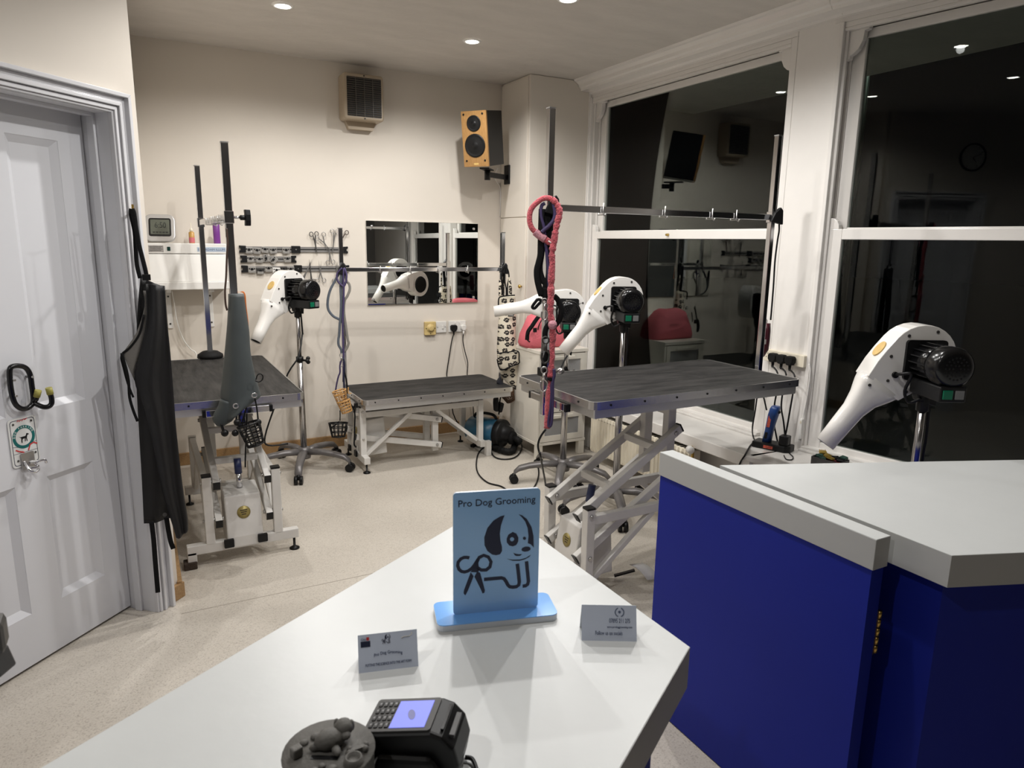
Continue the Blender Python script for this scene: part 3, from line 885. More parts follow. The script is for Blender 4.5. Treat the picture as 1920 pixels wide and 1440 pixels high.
def post_frame(label, pa, pb, za0, za1, zb0, zb1, zbar, w, clips, knob=True):
    t = thing('post_frame', label, 'grooming arm', (pa[0], pa[1], za0), 0, 'chrome post frames clamped to the tables')
    a = V((pa[0], pa[1], 0)); b = V((pb[0], pb[1], 0)); d = (b - a).normalized(); o = V((d.y, -d.x, 0))
    for (p, z0, z1) in ((a, za0, za1), (b, zb0, zb1)):
        q = MB().box((p.x - w / 2, p.y - w / 2, z0), (p.x + w / 2, p.y + w / 2, z1)).build('post', M['chrome'], t, bevel=.0025)
        MB().box((p.x - w / 2 - .001, p.y - w / 2 - .001, z1), (p.x + w / 2 + .001, p.y + w / 2 + .001, z1 + .004)).build('post_cap', M['steel'], q)
    MB().bar(a + V((0, 0, zbar)), b + V((0, 0, zbar)), w * .8, w).build('cross_bar', M['chrome'], t, bevel=.002)
    for p in (a, b):
        MB().box((p.x - w / 2 - .004, p.y - w / 2 - .004, zbar - .026), (p.x + w / 2 + .004, p.y + w / 2 + .004, zbar + .026)).build('sleeve', M['chrome'], t, bevel=.002)
    L = (b - a).length
    for f in clips:
        mb = MB(); clip(mb, a + d * (L * f) + V((0, 0, zbar)), d, o); mb.build('clip', M['steel'], t)
    return t, d, o
PF1, d_, o_ = post_frame('black-looking chrome posts joined by a short bar, on the left table by the door', (.375, 3.245), (.371, 4.56), .665, 1.89, .80, 1.907, 1.588, .031, (.2, .4, .6))
kb = MB(); kb.cyl((.392, 3.245, 1.588), (.425, 3.245, 1.588), .006, None, 8); kb.build('knob_stem', M['chrome'], PF1)
kb = MB(); kb.cyl((.420, 3.245, 1.588), (.440, 3.245, 1.588), .011, None, 12)
kb.prism([(-.010, -.034), (.010, -.034), (.014, -.012), (.014, .012), (.010, .034), (-.010, .034), (-.006, .012), (-.006, -.012)], (V((.445, 3.245, 1.588)), V((0.2, -.98, 0)), V((0, 0, 1)), V((1, 0, 0))), -.006, .016)
kb.build('wing_knob', M['black'], PF1, bevel=.003)
MB().lathe([(.075, 0), (.072, .02), (.045, .038), (.022, .042)], (.371, 4.555, .787), (0, 0, 1), 14).build('base_clamp', M['blackmatt'], PF1)
PF2, d_, o_ = post_frame('chrome post frame of the low back table, crossing in front of the mirror', (1.180, 4.515), (2.330, 4.475), .44, 1.572, .44, 1.568, 1.313, .027, (.22, .40, .57, .76))
PF3, d_, o_ = post_frame('tallest chrome post frame, on the table before the window', (1.455, 2.407), (2.712, 2.424), .80, 2.004, .86, 2.008, 1.637, .026, (.20, .46, .68, .80))
kb = MB(); kb.cyl((1.468, 2.395, .985), (1.505, 2.385, .985), .007, None, 8); kb.sphere((1.515, 2.380, .985), .017, (1, 1, .8)); kb.build('clamp_knob', M['steel'], PF3)
kb = MB(); kb.box((1.432, 2.380, .965), (1.478, 2.430, 1.0)); kb.build('clamp_collar', M['black'], PF3, bevel=.003)
for (pf, x, y, zz) in ((PF2, 1.18, 4.515, 1.313), (PF2, 2.33, 4.475, 1.313), (PF3, 1.455, 2.407, 1.637), (PF3, 2.712, 2.424, 1.637)):
    kb = MB()
    kb.prism([(-.03, -.02), (.03, -.035), (.026, .03), (.014, .046), (-.012, .02)], (V((x, y - .02, zz)), V((.9, -.4, 0)).normalized(), V((0, 0, 1)), V((-.4, -.9, 0)).normalized()), .002, .03)
    kb.build('wing_knob', M['black'], pf, bevel=.004)

# ------------------------------------------------------------------ stand dryers
def dryer(label, base, hubz, ztop, zj, az, theta, spin, dz_head=.115, ln=.50, sticker=True, pole2=None):
    """az: heading of the motor axis; theta: nozzle below horizontal (rad); head stands on the pole top"""
    bx, by = base
    t = thing('stand_dryer', label, 'dryer', (bx, by, 0), 0, 'white stand dryers on wheeled bases')
    ax = V((math.cos(az), math.sin(az), 0)); up = V((0, 0, 1)); hz = V((ax.y, -ax.x, 0))    # hz: level direction in the volute plane
    # wheeled base
    hub = MB().lathe([(.0, .075), (.042, .075), (.046, .10), (.040, .135), (.030, .15), (.0, .152)], (bx, by, 0), (0, 0, 1), 18); hb = hub.build('hub', M['base'], t)
    for k in range(5):
        a = spin + k * 2 * PI / 5; d = V((math.cos(a), math.sin(a), 0)); s = V((-d.y, d.x, 0))
        rings = []
        for (r, z, w, h) in ((.03, .118, .030, .034), (.12, .122, .029, .034), (.22, .112, .026, .031), (.285, .096, .024, .032), (.315, .072, .023, .026), (.320, .054, .021, .006)):
            c = V((bx, by, 0)) + d * r + up * z
            rings.append([c + s * (w * math.cos(q)) + up * (h * .62 * math.sin(q)) * (1 if r < .3 else .8) + d * (0 if r < .28 else .012 * math.cos(q) * 0) for q in [2 * PI * j / 10 for j in range(10)]])
        lg = MB().loft(rings).build('leg', M['base'], t)
        c = V((bx, by, 0)) + d * .318
        w = MB()
        for sg in (-1, 1): w.cyl(c + s * (sg * .006) + up * .027, c + s * (sg * .026) + up * .027, .027, None, 14)
        w.cyl(c + up * .03, c + up * .062, .012, None, 8)
        w.build('castor', M['black'], lg)
    # pole
    MB().cyl((bx, by, .14), (bx, by, zj), .020, None, 18).build('lower_pole', M['polechrome'], t)
    MB().cyl((bx, by, zj), (bx, by, ztop), .0135, None, 16).build('upper_pole', M['polechrome'], t)
    cl = MB().cyl((bx, by, zj - .018), (bx, by, zj + .012), .024, None, 16)
    co = cl.build('collar', M['black'], t)
    rt = V((.88, -.475, 0))
    k_ = MB(); c = V((bx, by, zj - .012)); k_.cyl(c + rt * .022, c + rt * .045, .007, None, 8)
    for j in range(3): 
        aa = j * 2 * PI / 3 + .5; q = V((0, 0, 1)) * math.cos(aa) + V((.475, .88, 0)) * math.sin(aa)
        k_.sphere(c + rt * .052 + q * .014, .014, n=8, rings=6)
    k_.build('star_knob', M['black'], co)
    # head
    H = V((bx, by, ztop + dz_head)) - ax * .075
    R = .125; tk = .046
    e = hz * math.cos(theta) - up * math.sin(theta)          # along the nozzle
    q = hz * math.sin(theta) + up * math.cos(theta)          # outer (upper) side of the duct
    # outline of the scroll
    pts = []
    for i in range(25):
        a = PI / 2 + i * (PI * 1.62) / 24
        r = R - .022 * (i / 24)
        pts.append((r * math.cos(a), r * math.sin(a)))
    pts = [(.16, .115), (.10, .124), (.05, .126)] + pts + [(.10, -.055), (.16, -.030)]
    fr = (H, e, q, ax)
    mb = MB(); mb.prism(pts, fr, -tk, tk)
    vo = mb.build('volute', M['dryer'], t, bevel=.010, seg=3)
    rings = []
    for (p, q0, q1, hw, sq) in ((.150, -.036, .120, .046, 5), (.18, -.022, .113, .045, 4), (.225, .002, .097, .040, 2.8), (.275, .012, .086, .037, 2.2), (.34, .012, .083, .0355, 2), (ln, .011, .077, .033, 2)):
        qc = (q0 + q1) / 2; hq = (q1 - q0) / 2; r_ = []
        for j in range(20):
            a = 2 * PI * j / 20; c_, s_ = math.cos(a), math.sin(a)
            cc = math.copysign(abs(c_) ** (2 / sq), c_); ss = math.copysign(abs(s_) ** (2 / sq), s_)
            r_.append(H + e * p + q * (qc + hq * ss) + ax * (hw * cc))
        rings.append(r_)
    nz = MB().loft(rings, caps=False)
    no = nz.build('nozzle', M['dryer'], t, solid=.003)
    tip = H + e * (ln - .004) + q * .043
    MB().lathe([(.0, -.05), (.029, -.05), (.030, 0.0)], tip, e, 18, caps=False).build('nozzle_bore', M['greyprim'], no)
    sw = MB()
    for (p_, q_) in ((-.03, .100), (.06, .100), (-.1, .03), (.13, .05), (.12, -.03), (.10, -.048), (.18, .09)):
        c = H + e * p_ + q * q_ + ax * (tk - .001); sw.cyl(c, c + ax * .004, .0055, None, 8)
    each(sw, 'shell_screw', M['greyprim'], vo)
    # far intake grille
    MB().cyl(H - ax * tk, H - ax * (tk + .012), .078, .072, 24).build('intake_grille', M['blackmatt'], vo)
    if sticker:
        c = H + e * .055 + q * .128
        MB().prism(circ(0, 0, .030, 20, .024), (c, e, ax, q), -.004, .0018).build('sticker', M['goldsticker'], vo)
    # motor
    m0 = H + ax * tk
    MB().prism(rrect(-.070, -.070, .070, .070, .012), (m0, hz, up, ax), 0, .012).build('motor_plate', M['black'], t)
    mo = MB().lathe([(.0, 0), (.058, 0), (.058, .115), (.0, .115)], m0 + ax * .01, ax, 24).build('motor', M['blackgloss'], t)
    rb = MB()
    for j in range(18):
        a = 2 * PI * j / 18
        if -2.2 < ((a + PI) % (2 * PI) - PI) < -.95: continue
        c = hz * math.cos(a) + up * math.sin(a)
        rb.bar(m0 + ax * .014 + c * .060, m0 + ax * .118 + c * .060, .004, .012, up=c)
    each(rb, 'cooling_fin', M['blackgloss'], mo)
    cp = MB().lathe([(.066, .10), (.068, .115), (.068, .155), (.060, .168), (.046, .172), (.0, .172)], m0 + ax * .01, ax, 28); co2 = cp.build('fan_cowl', M['blackgloss'], mo)
    hl = MB()
    for rr, n in ((.012, 6), (.024, 12), (.036, 18)):
        for j in range(n):
            a = 2 * PI * j / n; c = m0 + ax * .182 + hz * (rr * math.cos(a)) + up * (rr * math.sin(a))
            hl.cyl(c - ax * .001, c + ax * .0006, .0035, None, 6)
    stuff(hl.build('cowl_holes', M['blackmatt'], co2))
    # switch box and bracket
    sb = MB(); c = m0 + ax * .095 - up * .085
    Mx = Matrix(((hz.x, ax.x, 0, c.x), (hz.y, ax.y, 0, c.y), (0, 0, 1, c.z), (0, 0, 0, 1)))
    sb.obox(Mx, .088, .175, .052); so = sb.build('switch_box', M['black'], t, bevel=.005)
    f = c + ax * .0875
    MB().prism([(-.036, -.015), (-.004, -.015), (-.004, .015), (-.036, .015)], (f, hz * -1, up, ax), 0, .005).build('on_button', M['green'], so, bevel=.002)
    MB().prism([(.004, -.015), (.034, -.015), (.034, .015), (.004, .015)], (f, hz * -1, up, ax), 0, .004).build('off_button', M['greybutton'], so, bevel=.002)
    bk = MB(); zb = ztop
    bk.cyl((bx, by, zb - .05), (bx, by, c.z - .02), .021, None, 14)
    bk.prism([(-.035, -.04), (.03, -.02), (.045, .05), (-.045, .05)], (V((bx, by, zb + .01)), hz, up, ax), -.018, .018)
    bk.build('pivot_bracket', M['black'], t, bevel=.003)
    # cables
    cb = MB()
    s = H + e * .10 + q * .045 + ax * tk
    cb.tube(smooth_pts([s, s + ax * .03 + e * -.01, s + ax * .05 - e * .05 - up * .03, V((bx, by, ztop + .02)) + hz * .07, V((bx, by, ztop - .02)) + hz * .05, V((bx, by, ztop + .0)) + hz * .02 + ax * .02]), .0055, 8)
    cb.cyl(s - ax * .002, s + ax * .008, .011, None, 10)
    cb.build('lead', M['black'], t)
    cb = MB(); cb.tube(smooth_pts([V((bx, by, ztop - .01)) + rt * .02, V((bx, by, ztop - .15)) + rt * .026, V((bx, by, (ztop + zj) / 2)) + rt * .024] + ([V(p) for p in pole2] if pole2 else [V((bx, by, zj + .04)) + rt * .026])), .0055, 8)
    cb.build('mains_cable', M['black'], t)
    return t
def headv(x, y): return math.atan2(y, x)
DA = dryer('white stand dryer by the back wall between left table and low table', (.902, 4.558), .15, 1.062, .745, math.radians(-59.1), math.radians(54.2), .62, dz_head=.125, ln=.41, pole2=[(0.8749, 4.4500, 0.7772), (0.8046, 4.4500, 0.6728), (0.7170, 4.4500, 0.4745), (0.6457, 4.4500, 0.2813), (0.6618, 4.4500, 0.2199), (0.7827, 4.4500, 0.2152)])
DBk = dryer('farther white stand dryer before the dresser, its nozzle pointing level left', (2.324, 3.59), .16, .974, .715, math.radians(-118), math.radians(8.3), 2.80, dz_head=.125, ln=.45, sticker=False, pole2=[(2.2745, 3.5684, 0.7470), (2.2391, 3.5221, 0.5911), (2.2325, 3.5003, 0.4957)])
DC = dryer('white stand dryer in front of window behind the raised table', (2.339, 3.049), .12, 1.08, .70, math.radians(-111), math.radians(48.9), 2.95, dz_head=.125, ln=.43)
DD_ = dryer('nearest white stand dryer behind right counter, before the dark right window', (2.381, 1.393), .12, .997, .60, math.radians(-118), math.radians(53.6), .75, dz_head=.125, ln=.43)

# ------------------------------------------------------------------ back wall fittings
YB = 4.983
FB = (V((0, YB, 0)), V((1, 0, 0)), V((0, 0, 1)), V((0, -1, 0)))     # x, z, out of the back wall
t = thing('extractor_fan', 'aged beige square extractor fan with a slatted grille high on the back wall', 'extractor fan', (1.46, YB, 2.28))
MB().prism(rrect(1.322, 2.296, 1.598, 2.590, .02), FB, 0, .135).build('housing', M['beige'], t, bevel=.012, seg=3)
MB().prism([(1.352, 2.30), (1.375, 2.245), (1.545, 2.245), (1.565, 2.30)], FB, 0, .05).build('spout', M['beige'], t)
gb = MB().prism(rrect(1.345, 2.318, 1.580, 2.566, .004, 2), FB, .1352, .1362).build('grille_recess', M['black'], t)
for k in range(18):
    z = 2.327 + k * .0136
    MB().bar(FB[0] + V((1.346, -.139, z)), FB[0] + V((1.579, -.139, z)), .005, .0036, up=(0, .5, .86)).build('grille_slat', M['grille'], t)
for x in (1.404, 1.462, 1.520): MB().box((x - .0015, YB - .142, 2.319), (x + .0015, YB - .136, 2.565)).build('grille_bar', M['grille'], t)
for z in (2.307, 2.578): MB().cyl((1.463, YB - .135, z), (1.463, YB - .137, z), .005, None, 8).build('screw', M['black'], t)

# loudspeaker in the corner
sw = V((.62, -.785, 0)); tl_ = math.radians(9); n0_ = V((-.785, -.62, 0)); sn = n0_ * math.cos(tl_) - V((0, 0, 1)) * math.sin(tl_); su = n0_ * math.sin(tl_) + V((0, 0, 1)) * math.cos(tl_)
sc_ = V((2.183, 4.605, 2.020))
t = thing('loudspeaker', 'wood-fronted black loudspeaker high in the corner beside the cupboard', 'loudspeaker', sc_)
FS = (sc_, sw, su, sn)
cb = MB().prism([(-.095, 0), (.095, 0), (.095, .365), (-.095, .365)], FS, -.265, -.018).build('cabinet', M['black'], t, bevel=.003)
MB().prism([(-.096, -.001), (.096, -.001), (.096, .366), (-.096, .366)], FS, -.018, 0).build('front_baffle', M['wood'], t, bevel=.002)
for nm, z, r, prof in (('tweeter', .285, .053, [(.053, 0), (.053, .004), (.046, .005), (.020, -.004), (.018, .002), (.010, .006), (0, .007)]),
                       ('woofer', .140, .078, [(.078, 0), (.078, .004), (.068, .005), (.062, .001), (.056, .003), (.030, -.012), (.024, -.004), (.012, .002), (0, .003)])):
    d = MB().lathe([(r, .0002), (r, .0045), (r * .88, .0055), (r * .80, .0015), (r * .70, .0035), (r * .34, .0008), (r * .26, .004), (r * .12, .007), (0, .0075)], sc_ + su * z, sn, 28, caps=False)
    d.build(nm, M['black'], t)
for (x, z) in ((-.075, .345), (.068, .345), (-.072, .040), (.070, .040)):
    MB().cyl(sc_ + sw * x + su * z, sc_ + sw * x + su * z + sn * .003, .007, None, 10).build('grille_socket', M['black'], t)
MB().prism(rrect(-.018, .012, .018, .024, .003), FS, 0, .0012).build('badge', M['goldsticker'], t)
t = thing('speaker_bracket', 'black wall bracket holding the loudspeaker from the cupboard side', 'bracket', (2.568, 4.86, 1.94))
MB().box((2.555, 4.822, 1.935), (2.569, 4.90, 2.075)).build('wall_plate', M['black'], t, bevel=.004)
q = sc_ - sn * .16
MB().bar((2.56, 4.862, 1.985), (q.x + .03, q.y + .03, 1.985), .026, .036).build('arm', M['black'], t, bevel=.004)
MB().cyl((q.x + .02, q.y + .02, 1.945), (q.x + .02, q.y + .02, 2.012), .022, None, 14).build('pivot', M['black'], t)
MB().bar((q.x - .04, q.y - .05, 2.0185), (q.x + .06, q.y + .07, 2.0185), .07, .010).build('cradle', M['black'], t, bevel=.002)
o = MB().tube(smooth_pts([(2.47, 4.84, 2.045), (2.49, 4.93, 1.99), (2.535, 4.968, 1.95), (2.563, 4.972, 1.90), (2.565, 4.976, 1.70)]), .0028, 6).build('speaker_cable', M['white'])
tag(o, 'thin white cable drooping behind the loudspeaker into the corner', 'cable')

# mirror
t = thing('wall_mirror', 'wide frameless mirror on the back wall above the low table', 'mirror', (1.93, YB, 1.03))
MB().box((1.487, YB - .012, 1.036), (2.373, YB - .002, 1.640)).build('glass', M['mirror'], t, bevel=.002)
for (x, z) in ((1.53, 1.60), (2.335, 1.60), (1.53, 1.075), (2.335, 1.075)):
    MB().lathe([(.010, 0), (.010, .003), (.006, .006), (0, .007)], (x, YB - .012, z), (0, -1, 0), 12, caps=False).build('mirror_screw', M['chrome'], t)

# sockets and switches
t = thing('fan_controller', 'yellowed square fan dial on the back wall, left of the switch', 'switch', (1.967, YB, .795))
MB().prism(rrect(1.922, .796, 2.012, .898, .006), FB, 0, .028).build('plate', M['yellow'], t, bevel=.004)
MB().lathe([(.033, 0), (.030, .006), (.022, .007), (.021, .020), (.016, .022), (0, .022)], (1.967, YB - .028, .850), (0, -1, 0), 20, caps=False).build('dial', M['yellow'], t)
for (x, z) in ((1.932, .848), (2.002, .848), (1.967, .808)): MB().cyl((x, YB - .028, z), (x, YB - .0295, z), .004, None, 8).build('screw', M['black'], t)
t = thing('light_switch', 'small white single switch plate between the yellow dial and double socket', 'switch', (2.062, YB, .806))
MB().prism(rrect(2.019, .808, 2.105, .896, .004), FB, 0, .012).build('plate', M['white'], t, bevel=.003)
MB().prism(rrect(2.066, .838, 2.082, .866, .002), FB, .012, .017).build('rocker', M['white'], t, bevel=.002)
for x in (2.030, 2.095): MB().cyl((x, YB - .012, .852), (x, YB - .0135, .852), .0035, None, 8).build('screw', M['steel'], t)

def plug(label, fr, x, z, m=None, sc=1.0):
    o, ex, ey, ez = fr
    c = o + ex * x + ey * z
    t = thing('power_plug', label, 'plug', c)
    m = m or M['blackmatt']
    poly = [(-.013, -.026), (.013, -.026), (.025, -.008), (.026, .012), (.018, .024), (-.018, .024), (-.026, .012), (-.025, -.008)]
    MB().prism([(a * sc, b * sc) for a, b in poly], (c, ex, ey, ez), .0, .034 * sc).build('body', m, t, bevel=.005)
    MB().tube([c + ez * .016 - ey * .024, c + ez * .016 - ey * .040, c + ez * .016 - ey * .056], [.0085, .007, .005], 8).build('strain_relief', m, t)
    return t
FB2 = (V((0, YB - .012, 0)), V((1, 0, 0)), V((0, 0, 1)), V((0, -1, 0)))
t = thing('wall_socket', 'white double socket on the back wall with two plugs in it', 'socket', (2.197, YB, .806))
MB().prism(rrect(2.124, .808, 2.270, .896, .004), FB, 0, .012).build('plate', M['white'], t, bevel=.003)
for x in (2.178, 2.216): MB().prism(rrect(x - .007, .872, x + .007, .888, .002), FB, .012, .016).build('switch', M['white'], t, bevel=.001)
plug('black round plug in the left half of the back wall socket', FB2, 2.160, .842)
plug('small white plug in the right half of the back wall socket', FB2, 2.243, .842, M['white'], .85)
o = MB().tube(smooth_pts([(2.160, YB - .028, .80)] + [(2.1403, 4.9500, 0.7395), (2.1219, 4.9500, 0.6355), (2.1035, 4.9500, 0.5310), (2.0987, 4.9500, 0.4591)] + [(2.11, 4.90, .42), (2.12, 4.88, .18), (2.2, 4.85, .03)]), .0045, 8).build('power_cable', M['black'])
tag(o, 'black cable hanging from the left plug of the back wall socket', 'cable')
o = MB().tube(smooth_pts([(2.243, YB - .028, .80)] + [(2.2358, 4.9500, 0.7344), (2.2543, 4.9500, 0.6485), (2.2777, 4.9500, 0.5615), (2.2732, 4.9500, 0.4628)] + [(2.275, 4.92, .42), (2.30, 4.90, .25), (2.3, 4.88, .03)]), .004, 8).build('power_cable', M['black'])
tag(o, 'black cable hanging from the right plug of the back wall socket', 'cable')

# magnetic tool strips
def strip(label, x0, x1, zc, joint=None):
    t = thing('magnetic_strip', label, 'tool strip', ((x0 + x1) / 2, YB, zc - .022), 0, 'magnetic strips on the back wall')
    MB().prism([(x0 + .03, zc - .018), (x1 - .03, zc - .018), (x1 - .03, zc + .018), (x0 + .03, zc + .018)], FB, 0, .010).build('rail', M['railmetal'], t)
    MB().prism([(x0 + .03, zc - .003), (x1 - .03, zc - .003), (x1 - .03, zc + .003), (x0 + .03, zc + .003)], FB, .010, .0115).build('magnet_line', M['black'], t)
    for (a, b, sg) in ((x0, x0 + .042, 1), (x1 - .034, x1, -1)):
        pl = [(a, zc - .024), (b, zc - .022), (b, zc + .022), (a, zc + .024), (a, zc + .010), (a + .010, zc + .006), (a + .010, zc - .006), (a, zc - .010)] if sg > 0 else [(b, zc + .024), (a, zc + .022), (a, zc - .022), (b, zc - .024), (b, zc - .010), (b - .010, zc - .006), (b - .010, zc + .006), (b, zc + .010)]
        MB().prism(pl, FB, 0, .018).build('end_cap', M['black'], t, bevel=.002)
    if joint:
        j = MB().prism(rrect(joint[0], zc - .024, joint[1], zc + .024, .004), FB, 0, .019).build('joint_cover', M['black'], t, bevel=.002)
        MB().cyl(((joint[0] + joint[1]) / 2, YB - .019, zc), ((joint[0] + joint[1]) / 2, YB - .021, zc), .005, None, 10).build('screw', M['steel'], j)
strip('topmost magnetic tool strip, holding clipper blades and upper scissors', .627, 1.351, 1.432, (.962, 1.022))
strip('short middle magnetic strip holding five clipper blades', .631, .992, 1.367)
strip('lowest magnetic tool strip, half hidden behind the dryer', .633, 1.357, 1.302, (.974, 1.027))
def blade(label, x, z, rot=0.0, dark=0):
    t = thing('detachable_cutter', label, 'clipper blade', (x, YB - .0125, z - .022), 0, 'clipper blades on the strips')
    c, s = math.cos(rot), math.sin(rot)
    fr = (V((x, YB - .0125, z)), V((c, 0, s)), V((-s, 0, c)), V((0, -1, 0)))
    m = M['greyprim'] if dark == 1 else (M['white'] if dark == 2 else M['blade'])
    MB().prism([(-.025, -.016), (.025, -.016), (.025, .020), (-.025, .020)], fr, 0, .005).build('body', m, t, bevel=.001)
    MB().prism([(-.021, -.020), (.021, -.020), (.019, -.004), (-.019, -.004)], fr, .005, .010).build('cutter', M['blade'], t, bevel=.001)
    MB().prism([(-.009, -.002), (.009, -.002), (.007, .012), (-.007, .012)], fr, .005, .013).build('tongue', M['black'], t, bevel=.001)
    for sx in (-.016, .016): MB().cyl(fr[0] + fr[1] * sx + fr[2] * .008 - V((0, .005, 0)), fr[0] + fr[1] * sx + fr[2] * .008 - V((0, .008, 0)), .004, None, 8).build('rivet', M['black'], t)
ORD = ['first', 'second', 'third', 'fourth', 'fifth', 'sixth']
for r, (nm, row) in enumerate((('topmost', [(.687, 1.424, -.02, 0), (.737, 1.421, -.1, 0), (.789, 1.428, -.12, 0), (.842, 1.424, .05, 0), (.926, 1.424, .02, 0)]),
                               ('middle', [(.693, 1.366, 0, 0), (.750, 1.363, -.05, 0), (.796, 1.372, 1.5, 0), (.842, 1.36, .8, 0), (.932, 1.366, 0, 0)]),
                               ('lowest', [(.699, 1.296, 0, 0), (.752, 1.288, -.03, 1), (.806, 1.302, .02, 0), (.857, 1.29, -.05, 2), (.905, 1.296, 0, 1), (.95, 1.297, 0, 0)]))):
    for k, (x, z, ro, dk) in enumerate(row):
        x_ = {0: 'steel', 1: 'dark', 2: 'white ceramic'}[dk]
        ro_ = ' turned on its side' if abs(ro) > .5 else ''
        blade('%s clipper blade%s, %s from the left on the %s strip' % (x_, ro_, ORD[k], nm), x, z, ro, dk)
def scissors(label, x, z, ln, rot, spread=.16, m='steel', r=.013, y=.018):
    "pivot at x,z; blades point along rot (0 = down)"
    t = thing('scissors', label, 'scissors', (x, YB - y, z - ln), 0, 'scissors on the strips')
    ey = V((math.sin(rot), 0, math.cos(rot))); ex = V((ey.z, 0, -ey.x)); o = V((x, YB - y, z))
    for sg in (-1, 1):
        fr = (o, ex, ey, V((0, -1, 0)))
        h = spread * sg
        tip = (math.sin(-h * .35) * ln * .6, -math.cos(h * .3) * ln * .6); hd = (math.sin(h) * ln * .34, math.cos(h) * ln * .34)
        w = .0042
        mb = MB(); d0 = .001 * sg
        mb.prism([(-w, 0), (tip[0], tip[1]), (w, 0), (hd[0] + w * .7, hd[1]), (hd[0] - w * .7, hd[1])], fr, d0, d0 + .0025)
        b_ = mb.build('blade', M[m], t)
        c = (hd[0] + r * .8 * sg, hd[1] + r * .8)
        cc = o + ex * c[0] + ey * c[1]
        MB().tube([cc + ex * (r * math.cos(2 * PI * j / 14)) + ey * (r * 1.15 * math.sin(2 * PI * j / 14)) for j in range(14)], .0026, 6, closed=True).build('finger_ring', M[m], b_)
    MB().cyl(o - V((0, .004, 0)), o - V((0, .006, 0)), .004, None, 8).build('pivot', M[m], t)
SX = lambda a: .6015 + (a - 0) * .00047
scissors('dark-handled scissors pointing down, leftmost on the topmost strip', 1.1232, 1.4774, .150, -.10, .15, 'greyprim')
scissors('thin tilted scissors with wide-open handles on the topmost strip', 1.1838, 1.4805, .125, -.50, .42, 'steel')
scissors('long straight scissors pointing down just left of the post', 1.2503, 1.4860, .185, .14, .10, 'steel')
scissors('brown-handled scissors peeping out behind the post top', 1.3116, 1.5098, .12, .25, .30, 'leather')
scissors('small upside-down scissors with points up, under the topmost strip', 1.2194, 1.3940, .110, 3.05, .22, 'steel')
scissors('tilted scissors pointing up right beside the dryer head', 1.0545, 1.2796, .165, 3.62, .10, 'steel')
scissors('slim shears pointing up just above the dryer motor', 1.0838, 1.2748, .150, 3.08, .08, 'greyprim')
scissors('locking forceps with points up and wide ring handles, below the lowest strip', 1.1504, 1.2744, .135, 3.14, .30, 'steel')
scissors('slim scissors half hidden behind the left post below the lowest strip', 1.2648, 1.2736, .140, 3.2, .14, 'steel')

# ------------------------------------------------------------------ white cabinet by the door and what stands on it
YC = 4.775
t = thing('steriliser_cabinet', 'white wall cabinet with a sloping lid and blue label near the door', 'cabinet', (.30, 4.87, 1.19))
MB().box((.068, YC + .03, 1.403), (.530, 4.975, 1.466)).build('top_box', M['white'], t, bevel=.004)
MB().box((.066, YC - .005, 1.184), (.534, 4.975, 1.232)).build('base_shelf', M['white'], t, bevel=.004)
mb = MB(); fr = (V((.072, 0, 0)), V((0, 1, 0)), V((0, 0, 1)), V((1, 0, 0)))
mb.prism([(4.97, 1.232), (YC + .004, 1.232), (YC + .032, 1.400), (4.97, 1.400)], fr, 0, .452); mb.build('lid', M['white'], t, bevel=.003)
FC = (V((0, YC + .03, 0)), V((1, 0, 0)), V((0, 0, 1)), V((0, -1, 0)))
st = MB().prism([(.090, 1.412), (.172, 1.412), (.172, 1.452), (.090, 1.452)], FC, 0, .0012).build('rating_sticker', M['greysticker'], t)
for k in range(4): MB().prism([(.096, 1.443 - k * .0075), (.166 - .006 * (k % 2), 1.443 - k * .0075), (.166 - .006 * (k % 2), 1.446 - k * .0075), (.096, 1.446 - k * .0075)], FC, .0012, .0015).build('print_line', M['greyprim'], st)
MB().prism(rrect(.192, 1.420, .210, 1.444, .002), FC, 0, .004).build('switch', mat('dark_green_switch', (.0, .035, .028), .3), t, bevel=.001)
st = MB().prism([(.360, 1.416), (.526, 1.416), (.526, 1.444), (.360, 1.444)], FC, 0, .0012).build('name_sticker', M['bluesticker'], t)
text('ESTERDAM ILLUM', (V((.366, YC + .0285, 1.423)), V((1, 0, 0)), V((0, 0, 1)), V((0, -1, 0))), .154, M['inkgrey'], st, height=.013)
for x in (.182, .428):
    t2 = thing('shelf_bracket', 'white shelf bracket under the %s end of the white wall cabinet' % ('left' if x < .3 else 'right'), 'bracket', (x, 4.97, .93), 0, 'brackets under the white cabinet')
    MB().box((x - .015, 4.969, .925), (x + .015, 4.983, 1.183)).build('upright', M['white'], t2, bevel=.003)
    MB().box((x - .013, 4.80, 1.166), (x + .013, 4.97, 1.183)).build('arm', M['white'], t2, bevel=.002)
    for z in (.955, 1.13): MB().cyl((x, 4.969, z), (x, 4.966, z), .006, None, 8).build('screw', M['greyprim'], t2)
o = MB().tube(smooth_pts([(0.2043, 4.9400, 1.1686), (0.2133, 4.9400, 1.0838), (0.2186, 4.9400, 0.9881), (0.2316, 4.9400, 0.9118), (0.2547, 4.9400, 0.8412), (0.2887, 4.9400, 0.7868), (0.3183, 4.9400, 0.7533)] + [(.34, 4.93, .60), (.36, 4.95, .3), (.36, 4.95, .03)]), .0035, 6).build('power_cable', M['white'])
tag(o, 'thin white cable hanging from the white wall cabinet behind the left table', 'cable')

